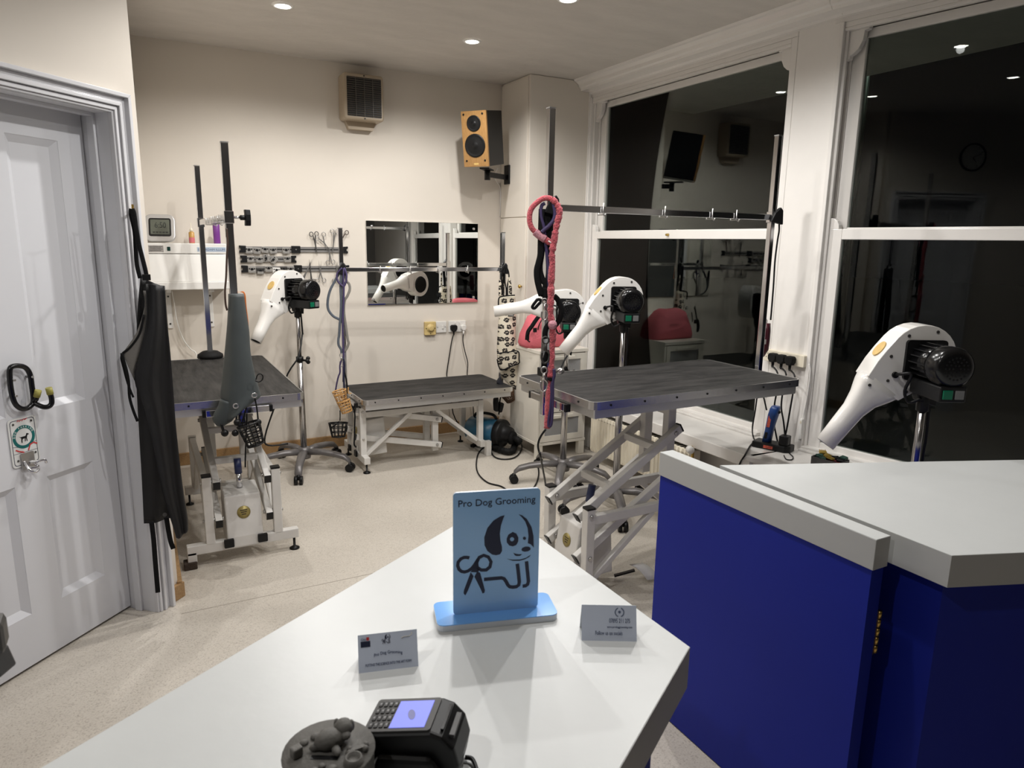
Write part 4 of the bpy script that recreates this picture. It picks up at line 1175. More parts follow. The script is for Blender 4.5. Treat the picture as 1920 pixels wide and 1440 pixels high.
# clock standing on the cabinet
cc = V((.165, 4.86, 1.466))
t = thing('digital_clock', 'silver digital clock reading 6:50, leaning on top of the white cabinet', 'clock', cc)
ex = V((.985, -.17, 0)); back = V((.17, .985, 0)); ey = (V((0, 0, 1)) * .95 + back * .31).normalized(); ez = ex.cross(ey)
FCk = (cc + ez * .02, ex, ey, ez)
bd = rrect(-.088, .001, .085, .172, .040, 6)
MB().prism(bd, FCk, -.014, .012).build('case', M['silver'], t, bevel=.006, seg=3)
bz = MB().prism(rrect(-.062, .032, .062, .146, .012, 4), FCk, .012, .0145).build('bezel', M['blackgloss'], t, bevel=.001)
MB().prism(rrect(-.052, .044, .053, .136, .004, 3), FCk, .0145, .0152).build('display', M['lcd'], t)
text('6:50', (FCk[0] + ex * -.028 + ey * .084 + ez * .0152, ex, ey, ez), .062, M['lcdink'], bz, height=.036)
for k in range(5): MB().prism([(-.040 + k * .018, .052), (-.028 + k * .018, .052), (-.028 + k * .018, .060), (-.040 + k * .018, .060)], FCk, .0152, .0155).build('small_digit', M['lcdink'], bz)
MB().bar(cc + back * .06 + V((0, 0, .004)), cc + back * .075 + V((0, 0, .10)), .02, .006).build('rear_stand', M['silver'], t)
t = thing('oil_bottle', 'small amber oil bottle with pale nozzle cap and pink label on the white cabinet', 'bottle', (.341, 4.90, 1.466))
MB().lathe([(0, 0), (.016, 0), (.017, .004), (.017, .066), (.008, .074), (.0, .074)], (.341, 4.90, 1.466), (0, 0, 1), 18).build('body', M['amber'], t)
MB().lathe([(.0174, .004), (.0174, .036)], (.341, 4.90, 1.466), (0, 0, 1), 18, caps=False).build('label', M['pinklabel'], t)
MB().lathe([(0, .072), (.010, .072), (.009, .088), (.003, .094), (.002, .126), (0, .126)], (.341, 4.90, 1.466), (0, 0, 1), 12).build('nozzle_cap', M['cream'], t)
t = thing('spray_can', 'purple cylindrical can with a dark cap standing on the white cabinet behind the posts', 'can', (.486, 4.88, 1.466))
MB().lathe([(0, 0), (.020, 0), (.021, .004), (.021, .118), (.018, .124), (0, .124)], (.486, 4.88, 1.466), (0, 0, 1), 20).build('body', M['violet'], t)
MB().lathe([(0, .123), (.017, .123), (.016, .140), (0, .141)], (.486, 4.88, 1.466), (0, 0, 1), 16).build('cap', M['black'], t)

# ------------------------------------------------------------------ on the door
FDo = (DB, DD, V((0, 0, 1)), DN)
def DP(s, z, off): return DB + DD * s + V((0, 0, z)) + DN * off
t = thing('door_hook', 'black loop-shaped rope hook with yellow tips on the white door', 'hook', DP(-.405, 1.0, 0))
c0 = [(s, z) for (s, z) in [(-0.3896, 1.0753), (-0.3949, 1.0703), (-0.3987, 1.0578), (-0.4012, 1.0235), (-0.4006, 0.9885), (-0.3962, 0.9594), (-0.3871, 0.9415), (-0.3722, 0.9300), (-0.3559, 0.9273), (-0.3402, 0.9329), (-0.3301, 0.9433), (-0.3275, 0.9663), (-0.3277, 0.9988), (-0.3286, 1.0348), (-0.3352, 1.0556), (-0.3465, 1.0681), (-0.3621, 1.0742), (-0.3780, 1.0768)]]
lp = [DP(s, z, .020) for (s, z) in c0]
MB().tube(smooth_pts(lp, 3, True), .0085, 10, closed=True).build('loop', M['blackgloss'], t)
hk = [DP(s, z, off) for ((s, z), off) in zip([(-0.3301, 0.9433), (-0.3255, 0.9350), (-0.3164, 0.9257), (-0.3060, 0.9253), (-0.2971, 0.9343), (-0.2947, 0.9522), (-0.2977, 0.9711)], (.02, .03, .045, .055, .06, .06, .06))]
MB().tube(smooth_pts(hk, 4), .0085, 10).build('hook_arm', M['blackgloss'], t)
hk2 = [DP(s, z, off) for ((s, z), off) in zip([(-0.3299, 0.9451), (-0.3269, 0.9535), (-0.3253, 0.9658)], (.022, .03, .034))]
MB().tube(hk2, .0085, 10).build('hook_stub', M['blackgloss'], t)
for q, q2 in ((hk[-1], hk[-2]), (hk2[-1], hk2[-2])):
    d = (q - q2).normalized(); MB().cyl(q - d * .004, q + d * .020, .0105, None, 10).build('yellow_tip', mat('yellow_tip', (.33, .30, .07), .5), t)
for (s, z) in [(-0.3912, 1.0314), (-0.3923, 0.9780), (-0.3280, 1.0311)]: MB().cyl(DP(s, z, 0), DP(s, z, .030), .004, None, 8).build('screw', M['steel'], t)

t = thing('dog_parking_sign', 'white metal DOG PARKING sign with a steel leash hook on the door', 'sign', DP(-.40, .64, 0))
SG = [(-0.4164, 0.8970), (-0.3206, 0.8937), (-0.3161, 0.7343), (-0.4119, 0.7287)]
sx0, sz0 = SG[3]; sx1, sz1 = SG[1]
s0 = min(SG[0][0], SG[3][0]); s1 = max(SG[1][0], SG[2][0]); z0 = min(SG[2][1], SG[3][1]); z1 = max(SG[0][1], SG[1][1])
MB().prism(rrect(s0, z0, s1, z1, .012), FDo, .001, .004).build('plate', M['plate'], t)
w = s1 - s0; h = z1 - z0; cs = (s0 + s1) / 2
FSg = (DP(0, 0, .004), DD, V((0, 0, 1)), DN)
MB().ring(rrect(s0 + .006, z0 + .006, s1 - .006, z1 - .006, .010), rrect(s0 + .0078, z0 + .0078, s1 - .0078, z1 - .0078, .009), FSg, .0, .0004).build('border_line', M['ink'], t)
rc = z0 + h * .60; R_ = w * .40
MB().ring(circ(cs, rc, R_, 32), circ(cs, rc, R_ * .74, 32), FSg, .0002, .0006).build('teal_ring', M['teal'], t)
for i, ch in enumerate('DOG PARKING'):
    if ch == ' ': continue
    a = math.radians(172 - i * 14.6)
    c = V((cs, rc)) + V((math.cos(a), math.sin(a))) * (R_ * .80)
    exl = V((math.sin(a), -math.cos(a))); eyl = V((math.cos(a), math.sin(a)))
    text(ch, (FSg[0] + DD * c.x + V((0, 0, c.y)), DD * exl.x + V((0, 0, exl.y)), DD * eyl.x + V((0, 0, eyl.y)), DN), None, M['white'], t, align='CENTER', height=R_ * .15, d0=.0007)
dog = [(-.62, .22), (-.40, .10), (-.20, .12), (.18, .12), (.28, .22), (.36, .42), (.50, .40), (.66, .30), (.64, .22), (.46, .20), (.40, .02), (.36, -.12), (.40, -.55), (.30, -.56), (.26, -.20), (.20, -.16), (.16, -.52), (.06, -.53), (.10, -.14), (-.16, -.16), (-.24, -.30), (-.26, -.62), (-.36, -.63), (-.38, -.34), (-.34, -.10), (-.42, .04)]
MB().prism([(cs + x * R_ * .70, rc + z * R_ * .70 - .002) for x, z in dog], FSg, .0002, .0007).build('dog_silhouette', M['black'], t)
MB().stroke([(cs - .018, z1 - .012), (cs - .013, z1 - .006), (cs - .010, z1 - .013), (cs - .004, z1 - .007), (cs, z1 - .012), (cs + .006, z1 - .006), (cs + .010, z1 - .010), (cs + .018, z1 - .006)], .0022, FSg, .0006, .0012).build('red_mark', M['red'], t)
MB().stroke([(s0 + .006, z0 + h * .285), (s1 - .006, z0 + h * .285)], .001, FSg, 0, .0005).build('divider_line', M['ink'], t)
MB().stroke([(s0 + .006, z0 + h * .44), (s0 + w * .42, z0 + h * .40)], .001, FSg, 0, .0005).build('divider_line', M['ink'], t)
MB().stroke([(s0 + w * .62, z0 + h * .42), (s1 - .006, z0 + h * .46)], .001, FSg, 0, .0005).build('divider_line', M['ink'], t)
MB().stroke([(s0 + w * .16, z0 + h * .37), (s0 + w * .26, z0 + h * .33), (s0 + w * .44, z0 + h * .285)], .004, FSg, .0006, .0012).build('red_arrow', M['red'], t)
MB().stroke([(s0 + w * .60, z0 + h * .30), (s0 + w * .68, z0 + h * .41), (s0 + w * .82, z0 + h * .435), (s0 + w * .94, z0 + h * .39)], .004, FSg, .0006, .0012).build('red_arrow', M['red'], t)
for (x, z) in ((s0 + .018, z1 - .018), (s1 - .018, z1 - .018), (s0 + w * .2, z0 + h * .14), (s1 - w * .16, z0 + h * .22)): MB().cyl(FSg[0] + DD * x + V((0, 0, z)), FSg[0] + DD * x + V((0, 0, z)) + DN * .002, .0035, None, 8).build('screw', M['greyprim'], t)
hp = MB().prism(rrect(cs - w * .22, z0 - .012, cs + w * .24, z0 + h * .27, .003), FSg, .0008, .006).build('hook_plate', M['steel'], t)
for k, (a, b, cpt, dpt) in enumerate((((-.10, .02), (-.10, -.02), (.05, -.03), (.10, .01)), ((.05, .05), (.20, .06), (.36, .07), (.40, .0)))):
    pts = [FSg[0] + DD * (cs + x * w) + V((0, 0, z0 + z * h)) + DN * off for (x, z), off in zip((a, b, cpt, dpt), (.006, .022, .035, .035))]
    MB().tube(smooth_pts(pts, 5), .0045, 8).build('leash_hook', M['chrome'], t)
pts = [FSg[0] + DD * (cs + x * w) + V((0, 0, z0 + z * h)) + DN * off for (x, z), off in zip(((-.14, .10), (-.16, -.06), (0, -.12), (.16, -.06), (.14, .06)), (.006, .028, .034, .028, .006))]
MB().tube(smooth_pts(pts, 5), .0045, 8).build('leash_hook', M['chrome'], t)

# ------------------------------------------------------------------ dresser, bag, radiator
t = thing('drawer_unit', 'cream dresser with grey glass drawer fronts between low table and radiator', 'dresser', (2.595, 4.245, 0))
x0, x1, y0, y1 = 2.397, 2.792, 4.04, 4.45
MB().box((x0 - .004, y0 - .006, .752), (x1 + .006, y1, .777)).build('top_panel', M['melamine'], t, bevel=.003)
MB().box((x0, y0, .118), (x0 + .018, y1, .752)).build('side_panel', M['melamine'], t, bevel=.002)
MB().box((x1 - .018, y0, .118), (x1, y1, .752)).build('side_panel', M['melamine'], t, bevel=.002)
MB().box((x0 + .018, y1 - .012, .118), (x1 - .018, y1, .752)).build('back_panel', M['melamine'], t)
MB().box((x0 - .002, y0 - .004, .100), (x1 + .004, y1, .120)).build('bottom_panel', M['melamine'], t, bevel=.002)
for (lx, ly) in ((x0, y0), (x1 - .045, y0), (x0, y1 - .045), (x1 - .045, y1 - .045)): MB().box((lx, ly, 0), (lx + .045, ly + .045, .100)).build('leg', M['melamine'], t, bevel=.002)
for k in range(3):
    z = .124 + k * .2095
    a, b = x0 + .020, x1 - .020
    fr = (V((0, y0, 0)), V((1, 0, 0)), V((0, 0, 1)), V((0, -1, 0)))
    d = MB().ring([(a, z), (b, z), (b, z + .203), (a, z + .203)], [(a + .035, z + .042), (b - .035, z + .042), (b - .035, z + .162), (a + .035, z + .162)], fr, -.016, .004).build('drawer', M['melamine'], t, bevel=.001)
    MB().prism([(a + .035, z + .042), (b - .035, z + .042), (b - .035, z + .162), (a + .035, z + .162)], fr, -.012, -.004).build('glass_panel', M['frost'], d)
    MB().box((a + .09, y0 - .016, z + .166), (b - .09, y0 - .004, z + .188)).build('handle', M['melamine'], d, bevel=.003)

t = thing('sports_bag', 'coral pink canvas bag with black straps sitting on the dresser', 'bag', (2.60, 4.26, .777))
rows = []
for (z, hx, hy, cx) in ((.7785, .205, .11, 2.59), (.80, .212, .12, 2.59), (.86, .20, .115, 2.59), (.93, .165, .095, 2.585), (.985, .13, .075, 2.57), (1.005, .09, .05, 2.57)):
    r = []
    for j in range(28):
        a = 2 * PI * j / 28; c_, s_ = math.cos(a), math.sin(a)
        r.append(V((cx + hx * math.copysign(abs(c_) ** .55, c_), 4.26 + hy * math.copysign(abs(s_) ** .55, s_), z + .004 * math.sin(3 * a))))
    rows.append(r)
MB().loft(rows).build('body', M['pinkbag'], t)
for (xa, ya) in ((2.415, 4.135), (2.50, 4.130)):
    pass
MB().tube(smooth_pts([(2.3652, 4.1597, 0.8401), (2.3704, 4.1569, 0.8959), (2.3940, 4.1441, 0.9380), (2.4175, 4.1314, 0.9800), (2.4410, 4.1186, 1.0149), (2.4559, 4.1106, 1.0275)]), .014, 6, flat=.25, wdir=(.88, -.475, 0)).build('shoulder_strap', M['strap'], t)
MB().tube(smooth_pts([(2.3837, 4.1396, 0.9251), (2.3661, 4.1492, 0.8901), (2.3574, 4.1539, 0.8691), (2.3639, 4.1504, 0.8413), (2.3794, 4.1420, 0.8276)]), .009, 6, flat=.4).build('side_loop', M['strap'], t)
MB().box((2.40, 4.127, .895), (2.425, 4.142, .925)).build('buckle', M['black'], t, bevel=.003)
MB().tube(smooth_pts([(2.4406, 4.1405, 0.9086), (2.4433, 4.1391, 0.9295), (2.4518, 4.1344, 0.9575), (2.4665, 4.1265, 0.9855)]), .004, 6).build('zip', M['black'], t)
for k in range(6): MB().prism([(2.575 + k * .017, .885 + .004 * (k % 2)), (2.579 + k * .017, .885), (2.583 + k * .017, .900), (2.578 + k * .017, .900)], (V((0, 4.1375, 0)), V((1, 0, 0)), V((0, 0, 1)), V((0, -1, 0))), 0, .002).build('print_mark', M['leather'], t)

t = thing('radiator', 'cream panel radiator with ribbed front under the window sill', 'radiator', (2.76, 3.36, .07))
ya, yb = 2.87, 3.86
rows = []
n = int((yb - ya) / .016667)
for z in (.078, .095, .325, .342):
    r = []
    for j in range(n * 4 + 1):
        y = ya + (yb - ya) * j / (n * 4)
        ph = (j % 8)
        d = .0 if (z in (.078, .342)) else (-.007 if ph in (2, 3, 4, 5) else 0)
        r.append(V((2.728 + d, y, z)))
    rows.append(r)
MB().grid(rows, smooth=False).build('front_panel', M['cream'], t, solid=.002)
MB().box((2.729, ya, .078), (2.80, yb, .345)).build('body', M['cream'], t, bevel=.006)
gr_ = MB()
for j in range(28): gr_.box((2.735, ya + .02 + j * .034, .3445), (2.79, ya + .04 + j * .034, .3462))
stuff(gr_.build('top_slots', M['greyprim'], t))
sl_ = MB()
for j in range(30): sl_.box((2.7195, ya + .02 + j * .0335, .318), (2.7215, ya + .034 + j * .0335, .324))
stuff(sl_.build('front_slots', mat('slot_shadow_grey', (.35, .32, .26), .6), t))
vc_ = V((2.7000, 2.8605, 0.3652))
v = MB(); v.cyl((2.74, 2.875, vc_.z), (vc_.x, vc_.y + .01, vc_.z), .011, None, 12); v.cyl((2.73, 2.86, vc_.z), (2.73, 2.86, .08), .008, None, 10); vo_ = v.build('valve', M['brass'], t)
MB().lathe([(0, 0), (.019, 0), (.022, .006), (.022, .036), (.017, .046), (0, .048)], vc_, (-.45, -.85, .1), 18).build('thermostat_head', M['white'], vo_)

# trailing socket on the pier, plugs and leads
FP = (V((3.1, 0, 0)), V((0, -1, 0)), V((0, 0, 1)), V((-1, 0, 0)))    # x' = -y
t = thing('trailing_socket', 'white four-way socket bar on the pier with three black plugs', 'socket', (3.08, 2.575, .875))
MB().prism(rrect(-2.715, .876, -2.445, .940, .006), FP, 0, .032).build('bar', M['cream'], t, bevel=.003)
for k in range(4):
    x = -2.685 + k * .062
    for (dx, dz, w_, h_) in ((0, .012, .004, .008), (-.010, -.008, .007, .004), (.010, -.008, .007, .004)):
        if k == 0: MB().prism([(x + dx - w_ / 2, .908 + dz - h_ / 2), (x + dx + w_ / 2, .908 + dz - h_ / 2), (x + dx + w_ / 2, .908 + dz + h_ / 2), (x + dx - w_ / 2, .908 + dz + h_ / 2)], FP, .032, .0325).build('pin_hole', M['black'], t)
FP2 = (V((3.068, 0, 0)), V((0, -1, 0)), V((0, 0, 1)), V((-1, 0, 0)))
for k, (x, nm) in enumerate(((-2.632, 'leftmost'), (-2.575, 'middle'), (-2.518, 'rightmost'))):
    plug('black plug in the white socket bar, %s of three' % nm, FP2, x, .905)
for k, (pts, nm) in enumerate((([(3.0300, 2.5747, 0.8276), (3.0300, 2.5683, 0.7401), (3.0300, 2.5762, 0.6491), (3.0300, 2.5698, 0.5602), (3.0300, 2.5473, 0.4901), (3.0300, 2.5126, 0.4084)], 'left'), ([(3.0200, 2.5099, 0.8337), (3.0200, 2.5216, 0.7207), (3.0200, 2.5203, 0.6473), (3.0200, 2.4982, 0.5782), (3.0200, 2.4779, 0.4940), (3.0200, 2.4782, 0.4342)], 'middle'), ([(3.0200, 2.4548, 0.8347), (3.0200, 2.4550, 0.7485), (3.0200, 2.4620, 0.6600), (3.0200, 2.4709, 0.5552), (3.0200, 2.4815, 0.4633), (3.0200, 2.4833, 0.3544)], 'right'))):
    o = MB().tube(smooth_pts([V((3.045, -(-2.632, -2.575, -2.518)[k], .86))] + pts), .0045, 8).build('power_cable', M['black'])
    tag(o, 'black cable dropping from the %s plug of the socket bar to the sill' % nm, 'cable')
o = MB().tube(smooth_pts([(3.0920, 2.4307, 0.8991), (3.0920, 2.4182, 0.8498), (3.0920, 2.4212, 0.7343), (3.0920, 2.4342, 0.6149), (3.0920, 2.4474, 0.4931), (3.0920, 2.4491, 0.4178)]), .004, 8).build('mains_cable', M['white'])
tag(o, 'white cable running down the pier from the socket bar', 'cable')
t = thing('door_sensor', 'small white sensor strip on the jamb of the right window', 'sensor', V((3.1200, 2.4009, 0.4869)))
MB().prism(rrect(.004, .49, .020, .60, .003), F2, -.026, -.012).build('body', M['white'], t, bevel=.002)
MB().prism(rrect(.008, .575, .016, .590, .001), F2, -.0275, -.026).build('lens', M['cream'], t)
# clipper on its charging stand
cb_ = V((2.9642, 2.5054, 0.4400))
t = thing('clipper_stand', 'black charging stand with a red label on the window sill', 'charger', (cb_.x, cb_.y, .43))
mb = MB(); fr = (V((cb_.x, cb_.y, .43)), V((.35, -.937, 0)), V((.937, .35, 0)), V((0, 0, 1)))
mb.prism([(-.10, -.045), (.075, -.045), (.10, -.02), (.10, .045), (-.10, .045)], fr, 0, .035); st = mb.build('base', M['black'], t, bevel=.006)
MB().prism(rrect(.035, -.03, .085, .03, .012), fr, .035, .085).build('battery_cup', M['black'], t, bevel=.004)
FL = (fr[0] + fr[2] * -.045, fr[1], V((0, 0, 1)), fr[2] * -1)
MB().prism([(-.035, .008), (.015, .008), (.015, .024), (-.035, .024)], FL, 0, .001).build('label', M['redlabel'], st)
t = thing('dog_clipper', 'blue cordless clipper standing upright in the black charging stand', 'clipper', (cb_.x, cb_.y, .465))
ax_ = V((.06, -.10, 1)).normalized(); c0 = fr[0] + fr[1] * -.035 + V((0, 0, .036))
rows = []
for (h, w_, d_, off) in ((0, .022, .026, 0), (.05, .021, .025, .001), (.10, .022, .026, .002), (.15, .025, .029, .004), (.185, .024, .026, .006), (.20, .020, .021, .007)):
    r = []
    for j in range(16):
        a = 2 * PI * j / 16; c_, s_ = math.cos(a), math.sin(a)
        r.append(c0 + ax_ * h + fr[1] * (off + w_ * math.copysign(abs(c_) ** .6, c_)) + fr[2] * (d_ * math.copysign(abs(s_) ** .6, s_)))
    rows.append(r)
MB().loft(rows).build('body', M['clipperblue'], t)
FL = (c0 + fr[2] * -.0265, fr[1], ax_, fr[2] * -1)
MB().prism([(-.010, .085), (.006, .085), (.006, .150), (-.010, .150)], FL, -.001, .0012).build('label', M['redlabel'], t)
MB().prism([(-.010, .02), (.004, .02), (.004, .055), (-.010, .055)], FL, -.001, .002).build('switch', M['black'], t)
MB().sphere(c0 + ax_ * .17 + fr[1] * .030, .009).build('side_button', M['black'], t)
o = MB().tube(smooth_pts([V((3.0, 2.60, .62))] + [(2.9500, 2.6223, 0.7811), (2.9500, 2.6289, 0.7056), (2.9500, 2.6340, 0.6144), (2.9500, 2.6429, 0.5213)] + [(3.0433, 2.7166, 0.4360), (2.9383, 2.5886, 0.4360), (2.9435, 2.5522, 0.4360), (3.0265, 2.6162, 0.4360), (3.0191, 2.6552, 0.4360), (2.8979, 2.5964, 0.4360)] + [(2.7290, 2.4779, 0.4344), (2.7290, 2.5027, 0.3923), (2.7290, 2.5168, 0.3499)]), .0042, 8).build('charger_lead', M['black'])
tag(o, 'black lead hanging past the left window and looping over the sill edge', 'cable')
o = MB().tube(smooth_pts([(2.9662, 2.3971, 0.4340), (2.9297, 2.3425, 0.4340), (2.8843, 2.3142, 0.4340), (2.8666, 2.3326, 0.4340), (2.9093, 2.3828, 0.4340)]), .003, 6).build('charger_lead', M['black'])
tag(o, 'thin black loop of lead on the sill right of the charging stand', 'cable')
# tray of comb attachments
tc = V((2.9745, 2.1599, 0.4550))
t = thing('comb_tray', 'black open tray of clipper attachments on the right window sill', 'tray', (tc.x, tc.y, .43))
fr = (V((tc.x, tc.y, .43)), W2S, W2N, V((0, 0, 1)))
MB().ring(rrect(-.075, -.05, .075, .05, .008), rrect(-.070, -.045, .070, .045, .007), fr, 0, .045).build('rim', M['charcoal'], t)
MB().prism(rrect(-.073, -.048, .073, .048, .007), fr, 0, .006).build('floor_panel', M['charcoal'], t)
for k in range(12):
    x = -.055 + (k % 4) * .036; y = -.03 + (k // 4) * .03
    c = fr[0] + W2S * x + W2N * y + V((0, 0, .034 + .01 * (k % 3)))
    nm = ('black', 'green', 'yellow', 'red')[(k * 5 + k // 4) % 4]
    col = {'black': M['black'], 'green': mat('dark_green_comb', (.02, .06, .045), .5), 'yellow': mat('yellow_comb', (.30, .20, .03), .5), 'red': mat('maroon_comb', (.12, .015, .02), .5)}[nm]
    q = thing('comb_attachment', '%s clipper comb in the black tray, %s from the left in the %s row' % (nm, ORD[k % 4], ('front', 'middle', 'rear')[k // 4]), 'clipper comb', c, 0, 'clipper combs in the tray')
    mb = MB(); Mx = Matrix.Translation(c) @ Matrix.Rotation(k * .7, 4, 'Z') @ Matrix.Rotation(.3 * math.sin(k), 4, 'X'); mb.obox(Mx, .036, .022, .014); bo = mb.build('back', col, q, bevel=.004)
    for j in range(5):
        mb = MB(); mb.obox(Mx @ Matrix.Translation((-.014 + j * .007, .012, .002)), .0025, .014, .010); mb.build('tooth', col, q)
# burgundy clipper hanging from the right post
t = thing('hanging_clipper', 'burgundy clipper hanging from a hook on the right window post', 'clipper', V((2.8000, 2.4806, 1.0269)))
P_ = [(2.8000, 2.4772, 1.1199), (2.8000, 2.4764, 1.0820), (2.8000, 2.4772, 1.0274), (2.8000, 2.4830, 0.9854), (2.8000, 2.4962, 0.9476)]
rows = []
for p_, (w_, d_) in zip([V(p) for p in P_], ((.020, .018), (.023, .02), (.024, .02), (.026, .021), (.018, .016))):
    rows.append([p_ + V((.47, -.88, 0)) * (w_ * math.copysign(abs(math.cos(a)) ** .6, math.cos(a))) + V((.88, .47, 0)) * (d_ * math.copysign(abs(math.sin(a)) ** .6, math.sin(a))) for a in [2 * PI * j / 14 for j in range(14)]])
MB().loft(rows).build('body', M['burgundy'], t)
c = V(P_[2]) + V((-.88, -.47, 0)) * .0205
MB().prism([(-.002, -.012), (.012, -.012), (.012, .012), (-.002, .012)], (c, V((.47, -.88, 0)), V((0, 0, 1)), V((-.88, -.47, 0))), -.001, .001).build('label', M['greysticker'], t)
MB().tube(smooth_pts([V(P_[0]) + V((0, 0, -.004)), V(P_[0]) + V((0, 0, .018)), V(P_[0]) + V((-.02, .02, .03)), V((2.727, 2.424, .99))]), .0025, 6).build('hanging_loop', M['steel'], t)
o = MB().tube(smooth_pts([(2.7381, 2.4064, 1.6515), (2.7459, 2.4022, 1.5819), (2.7432, 2.4037, 1.5317), (2.7400, 2.4054, 1.4305), (2.7433, 2.4036, 1.3023), (2.7441, 2.4032, 1.1459)]), .004, 8).build('hanging_lead', M['black'])
tag(o, 'thin black lead hanging down from the top right corner of the window frame post', 'cable')

# blaster dryer on the floor
bc = V((2.265, 4.41, .125))
t = thing('blaster_dryer', 'petrol-blue and black blaster with a ribbed hose on the floor beside the dresser', 'blaster', (bc.x, bc.y, 0))
ba = V((.52, -.85, 0)).normalized()
MB().lathe([(0, -.24), (.075, -.24), (.095, -.22), (.10, -.10), (.10, .02), (0, .02)], bc, ba, 28).build('shell', M['bluemetal'], t)
MB().lathe([(.102, .012), (.105, .02), (.105, .055), (.098, .066), (.080, .068), (.066, .085), (.052, .125), (0, .125)], bc, ba, 28).build('nose', M['black'], t)
MB().lathe([(.05, .12), (.048, .145), (.045, .15), (0, .15)], bc - V((0, 0, .02)), ba, 20).build('outlet', M['blackmatt'], t)
bs = V((ba.y, -ba.x, 0))
MB().sphere(bc + ba * .070 - bs * .062 + V((0, 0, .040)), .011).build('dial', M['chrome'], t)
MB().tube(smooth_pts([bc - ba * .20 + V((0, 0, .098)), bc - ba * .16 + V((0, 0, .128)), bc - ba * .04 + V((0, 0, .132)), bc + ba * .0 + V((0, 0, .100))]), .011, 8).build('handle', M['black'], t)
for s_ in (-.17, -.02): 
    MB().bar(bc + ba * s_ - bs * .07 + V((0, 0, -.115)), bc + ba * s_ + bs * .07 + V((0, 0, -.115)), .03, .02).build('foot', M['black'], t)
hp = smooth_pts([bc + ba * .15 - V((0, 0, .02)), bc + ba * .20 - V((0, 0, .03)) + bs * .01] + [(2.3938, 4.3604, 0.0300), (2.3111, 4.2394, 0.0300), (2.2623, 4.2274, 0.0300), (2.2356, 4.2895, 0.0300), (2.2209, 4.3685, 0.0300)], 8)
mb = MB(); mb.tube(hp, [.022 + .0022 * math.sin(i * 1.9) for i in range(len(hp))], 12); mb.build('hose', M['blackmatt'], t)
o = MB().tube(smooth_pts([(2.1949, 4.4727, 0.0060), (2.0864, 4.3469, 0.0060), (1.9569, 4.1098, 0.0060), (1.8867, 3.9210, 0.0060), (1.8715, 3.7563, 0.0060), (1.9160, 3.6582, 0.0060), (1.9179, 3.5210, 0.0060), (1.9820, 3.4694, 0.0060), (2.0819, 3.5455, 0.0060), (2.1811, 3.6626, 0.0060), (2.2849, 3.8259, 0.0060), (2.3865, 4.0361, 0.0060)] , 4), .005, 8).build('floor_cable', M['black'])
tag(o, 'black cable looping over the floor from low table to wheeled dryer base', 'cable')
o = MB().tube(smooth_pts([(2.6400, 5.0948, 0.0070), (2.4062, 4.7418, 0.0070), (2.1977, 4.3629, 0.0070), (2.1536, 4.1988, 0.0070), (2.2045, 4.1333, 0.0070), (2.2953, 4.1588, 0.0070), (2.4185, 4.3024, 0.0070), (2.5066, 4.4780, 0.0070), (2.5709, 4.6643, 0.0070)] , 4), .005, 8).build('floor_cable', M['black'])
tag(o, 'black cable loop lying on the floor in front of the blaster', 'cable')

# wall clock beyond the frame, seen as a reflection in the right window
ck = DP(-.62, 2.30, .119)
t = thing('wall_clock', 'round black-rimmed wall clock that shows only as a reflection in the right window', 'clock', ck)
MB().lathe([(.118, 0), (.122, .018), (.116, .026), (.108, .024), (.106, .012)], ck, DN, 32, caps=False).build('rim', M['black'], t)
MB().lathe([(0, .010), (.107, .010)], ck, DN, 32, caps=False).build('face', M['white'], t)
FK = (ck + DN * .0105, DD, V((0, 0, 1)), DN)
for k in range(12):
    a = k * PI / 6; MB().stroke([(.085 * math.sin(a), .085 * math.cos(a)), (.098 * math.sin(a), .098 * math.cos(a))], .007, FK, 0, .001).build('hour_mark', M['black'], t)
MB().stroke([(0, 0), (-.035, -.042)], .007, FK, .001, .002).build('hour_hand', M['black'], t)
MB().stroke([(0, 0), (-.075, .03)], .005, FK, .002, .003).build('minute_hand', M['black'], t)

# ------------------------------------------------------------------ hanging cloth, leads and muzzles
VR = V((.88, -.475, 0)); VF = V((.475, .88, 0))     # level axes across and along the main view direction of the room
def cloth(name, left, right, depth, m, parent, n=10, thick=.003, k=4, fwd=VF):
    "sheet between two edge polylines (same length); depth(u,v) pushes it along fwd"
    L = smooth_pts(left, k); R_ = smooth_pts(right, k)
    rows = []
    for i in range(len(L)):
        v = i / (len(L) - 1)
        rows.append([L[i].lerp(R_[i], j / n) + fwd * depth(j / n, v) for j in range(n + 1)])
    return MB().grid(rows).build(name, m, parent, solid=thick)
def bagloft(name, left, right, dep, m, parent, n=22, k=3, fwd=VF, wob=.0, caps=True):
    L = smooth_pts(left, k); R_ = smooth_pts(right, k); rows = []
    N = len(L)
    for i in range(N):
        v = i / (N - 1); c = (L[i] + R_[i]) / 2; h = (R_[i] - L[i]) / 2
        d = dep(v) if callable(dep) else dep
        rows.append([c + h * (math.cos(a) * (1 + wob * math.sin(5 * a + 9 * v))) + fwd * (d * math.sin(a) * (1 + wob * math.cos(4 * a + 13 * v))) for a in [2 * PI * j / n for j in range(n)]])
    return MB().loft(rows, caps=caps).build(name, m, parent)

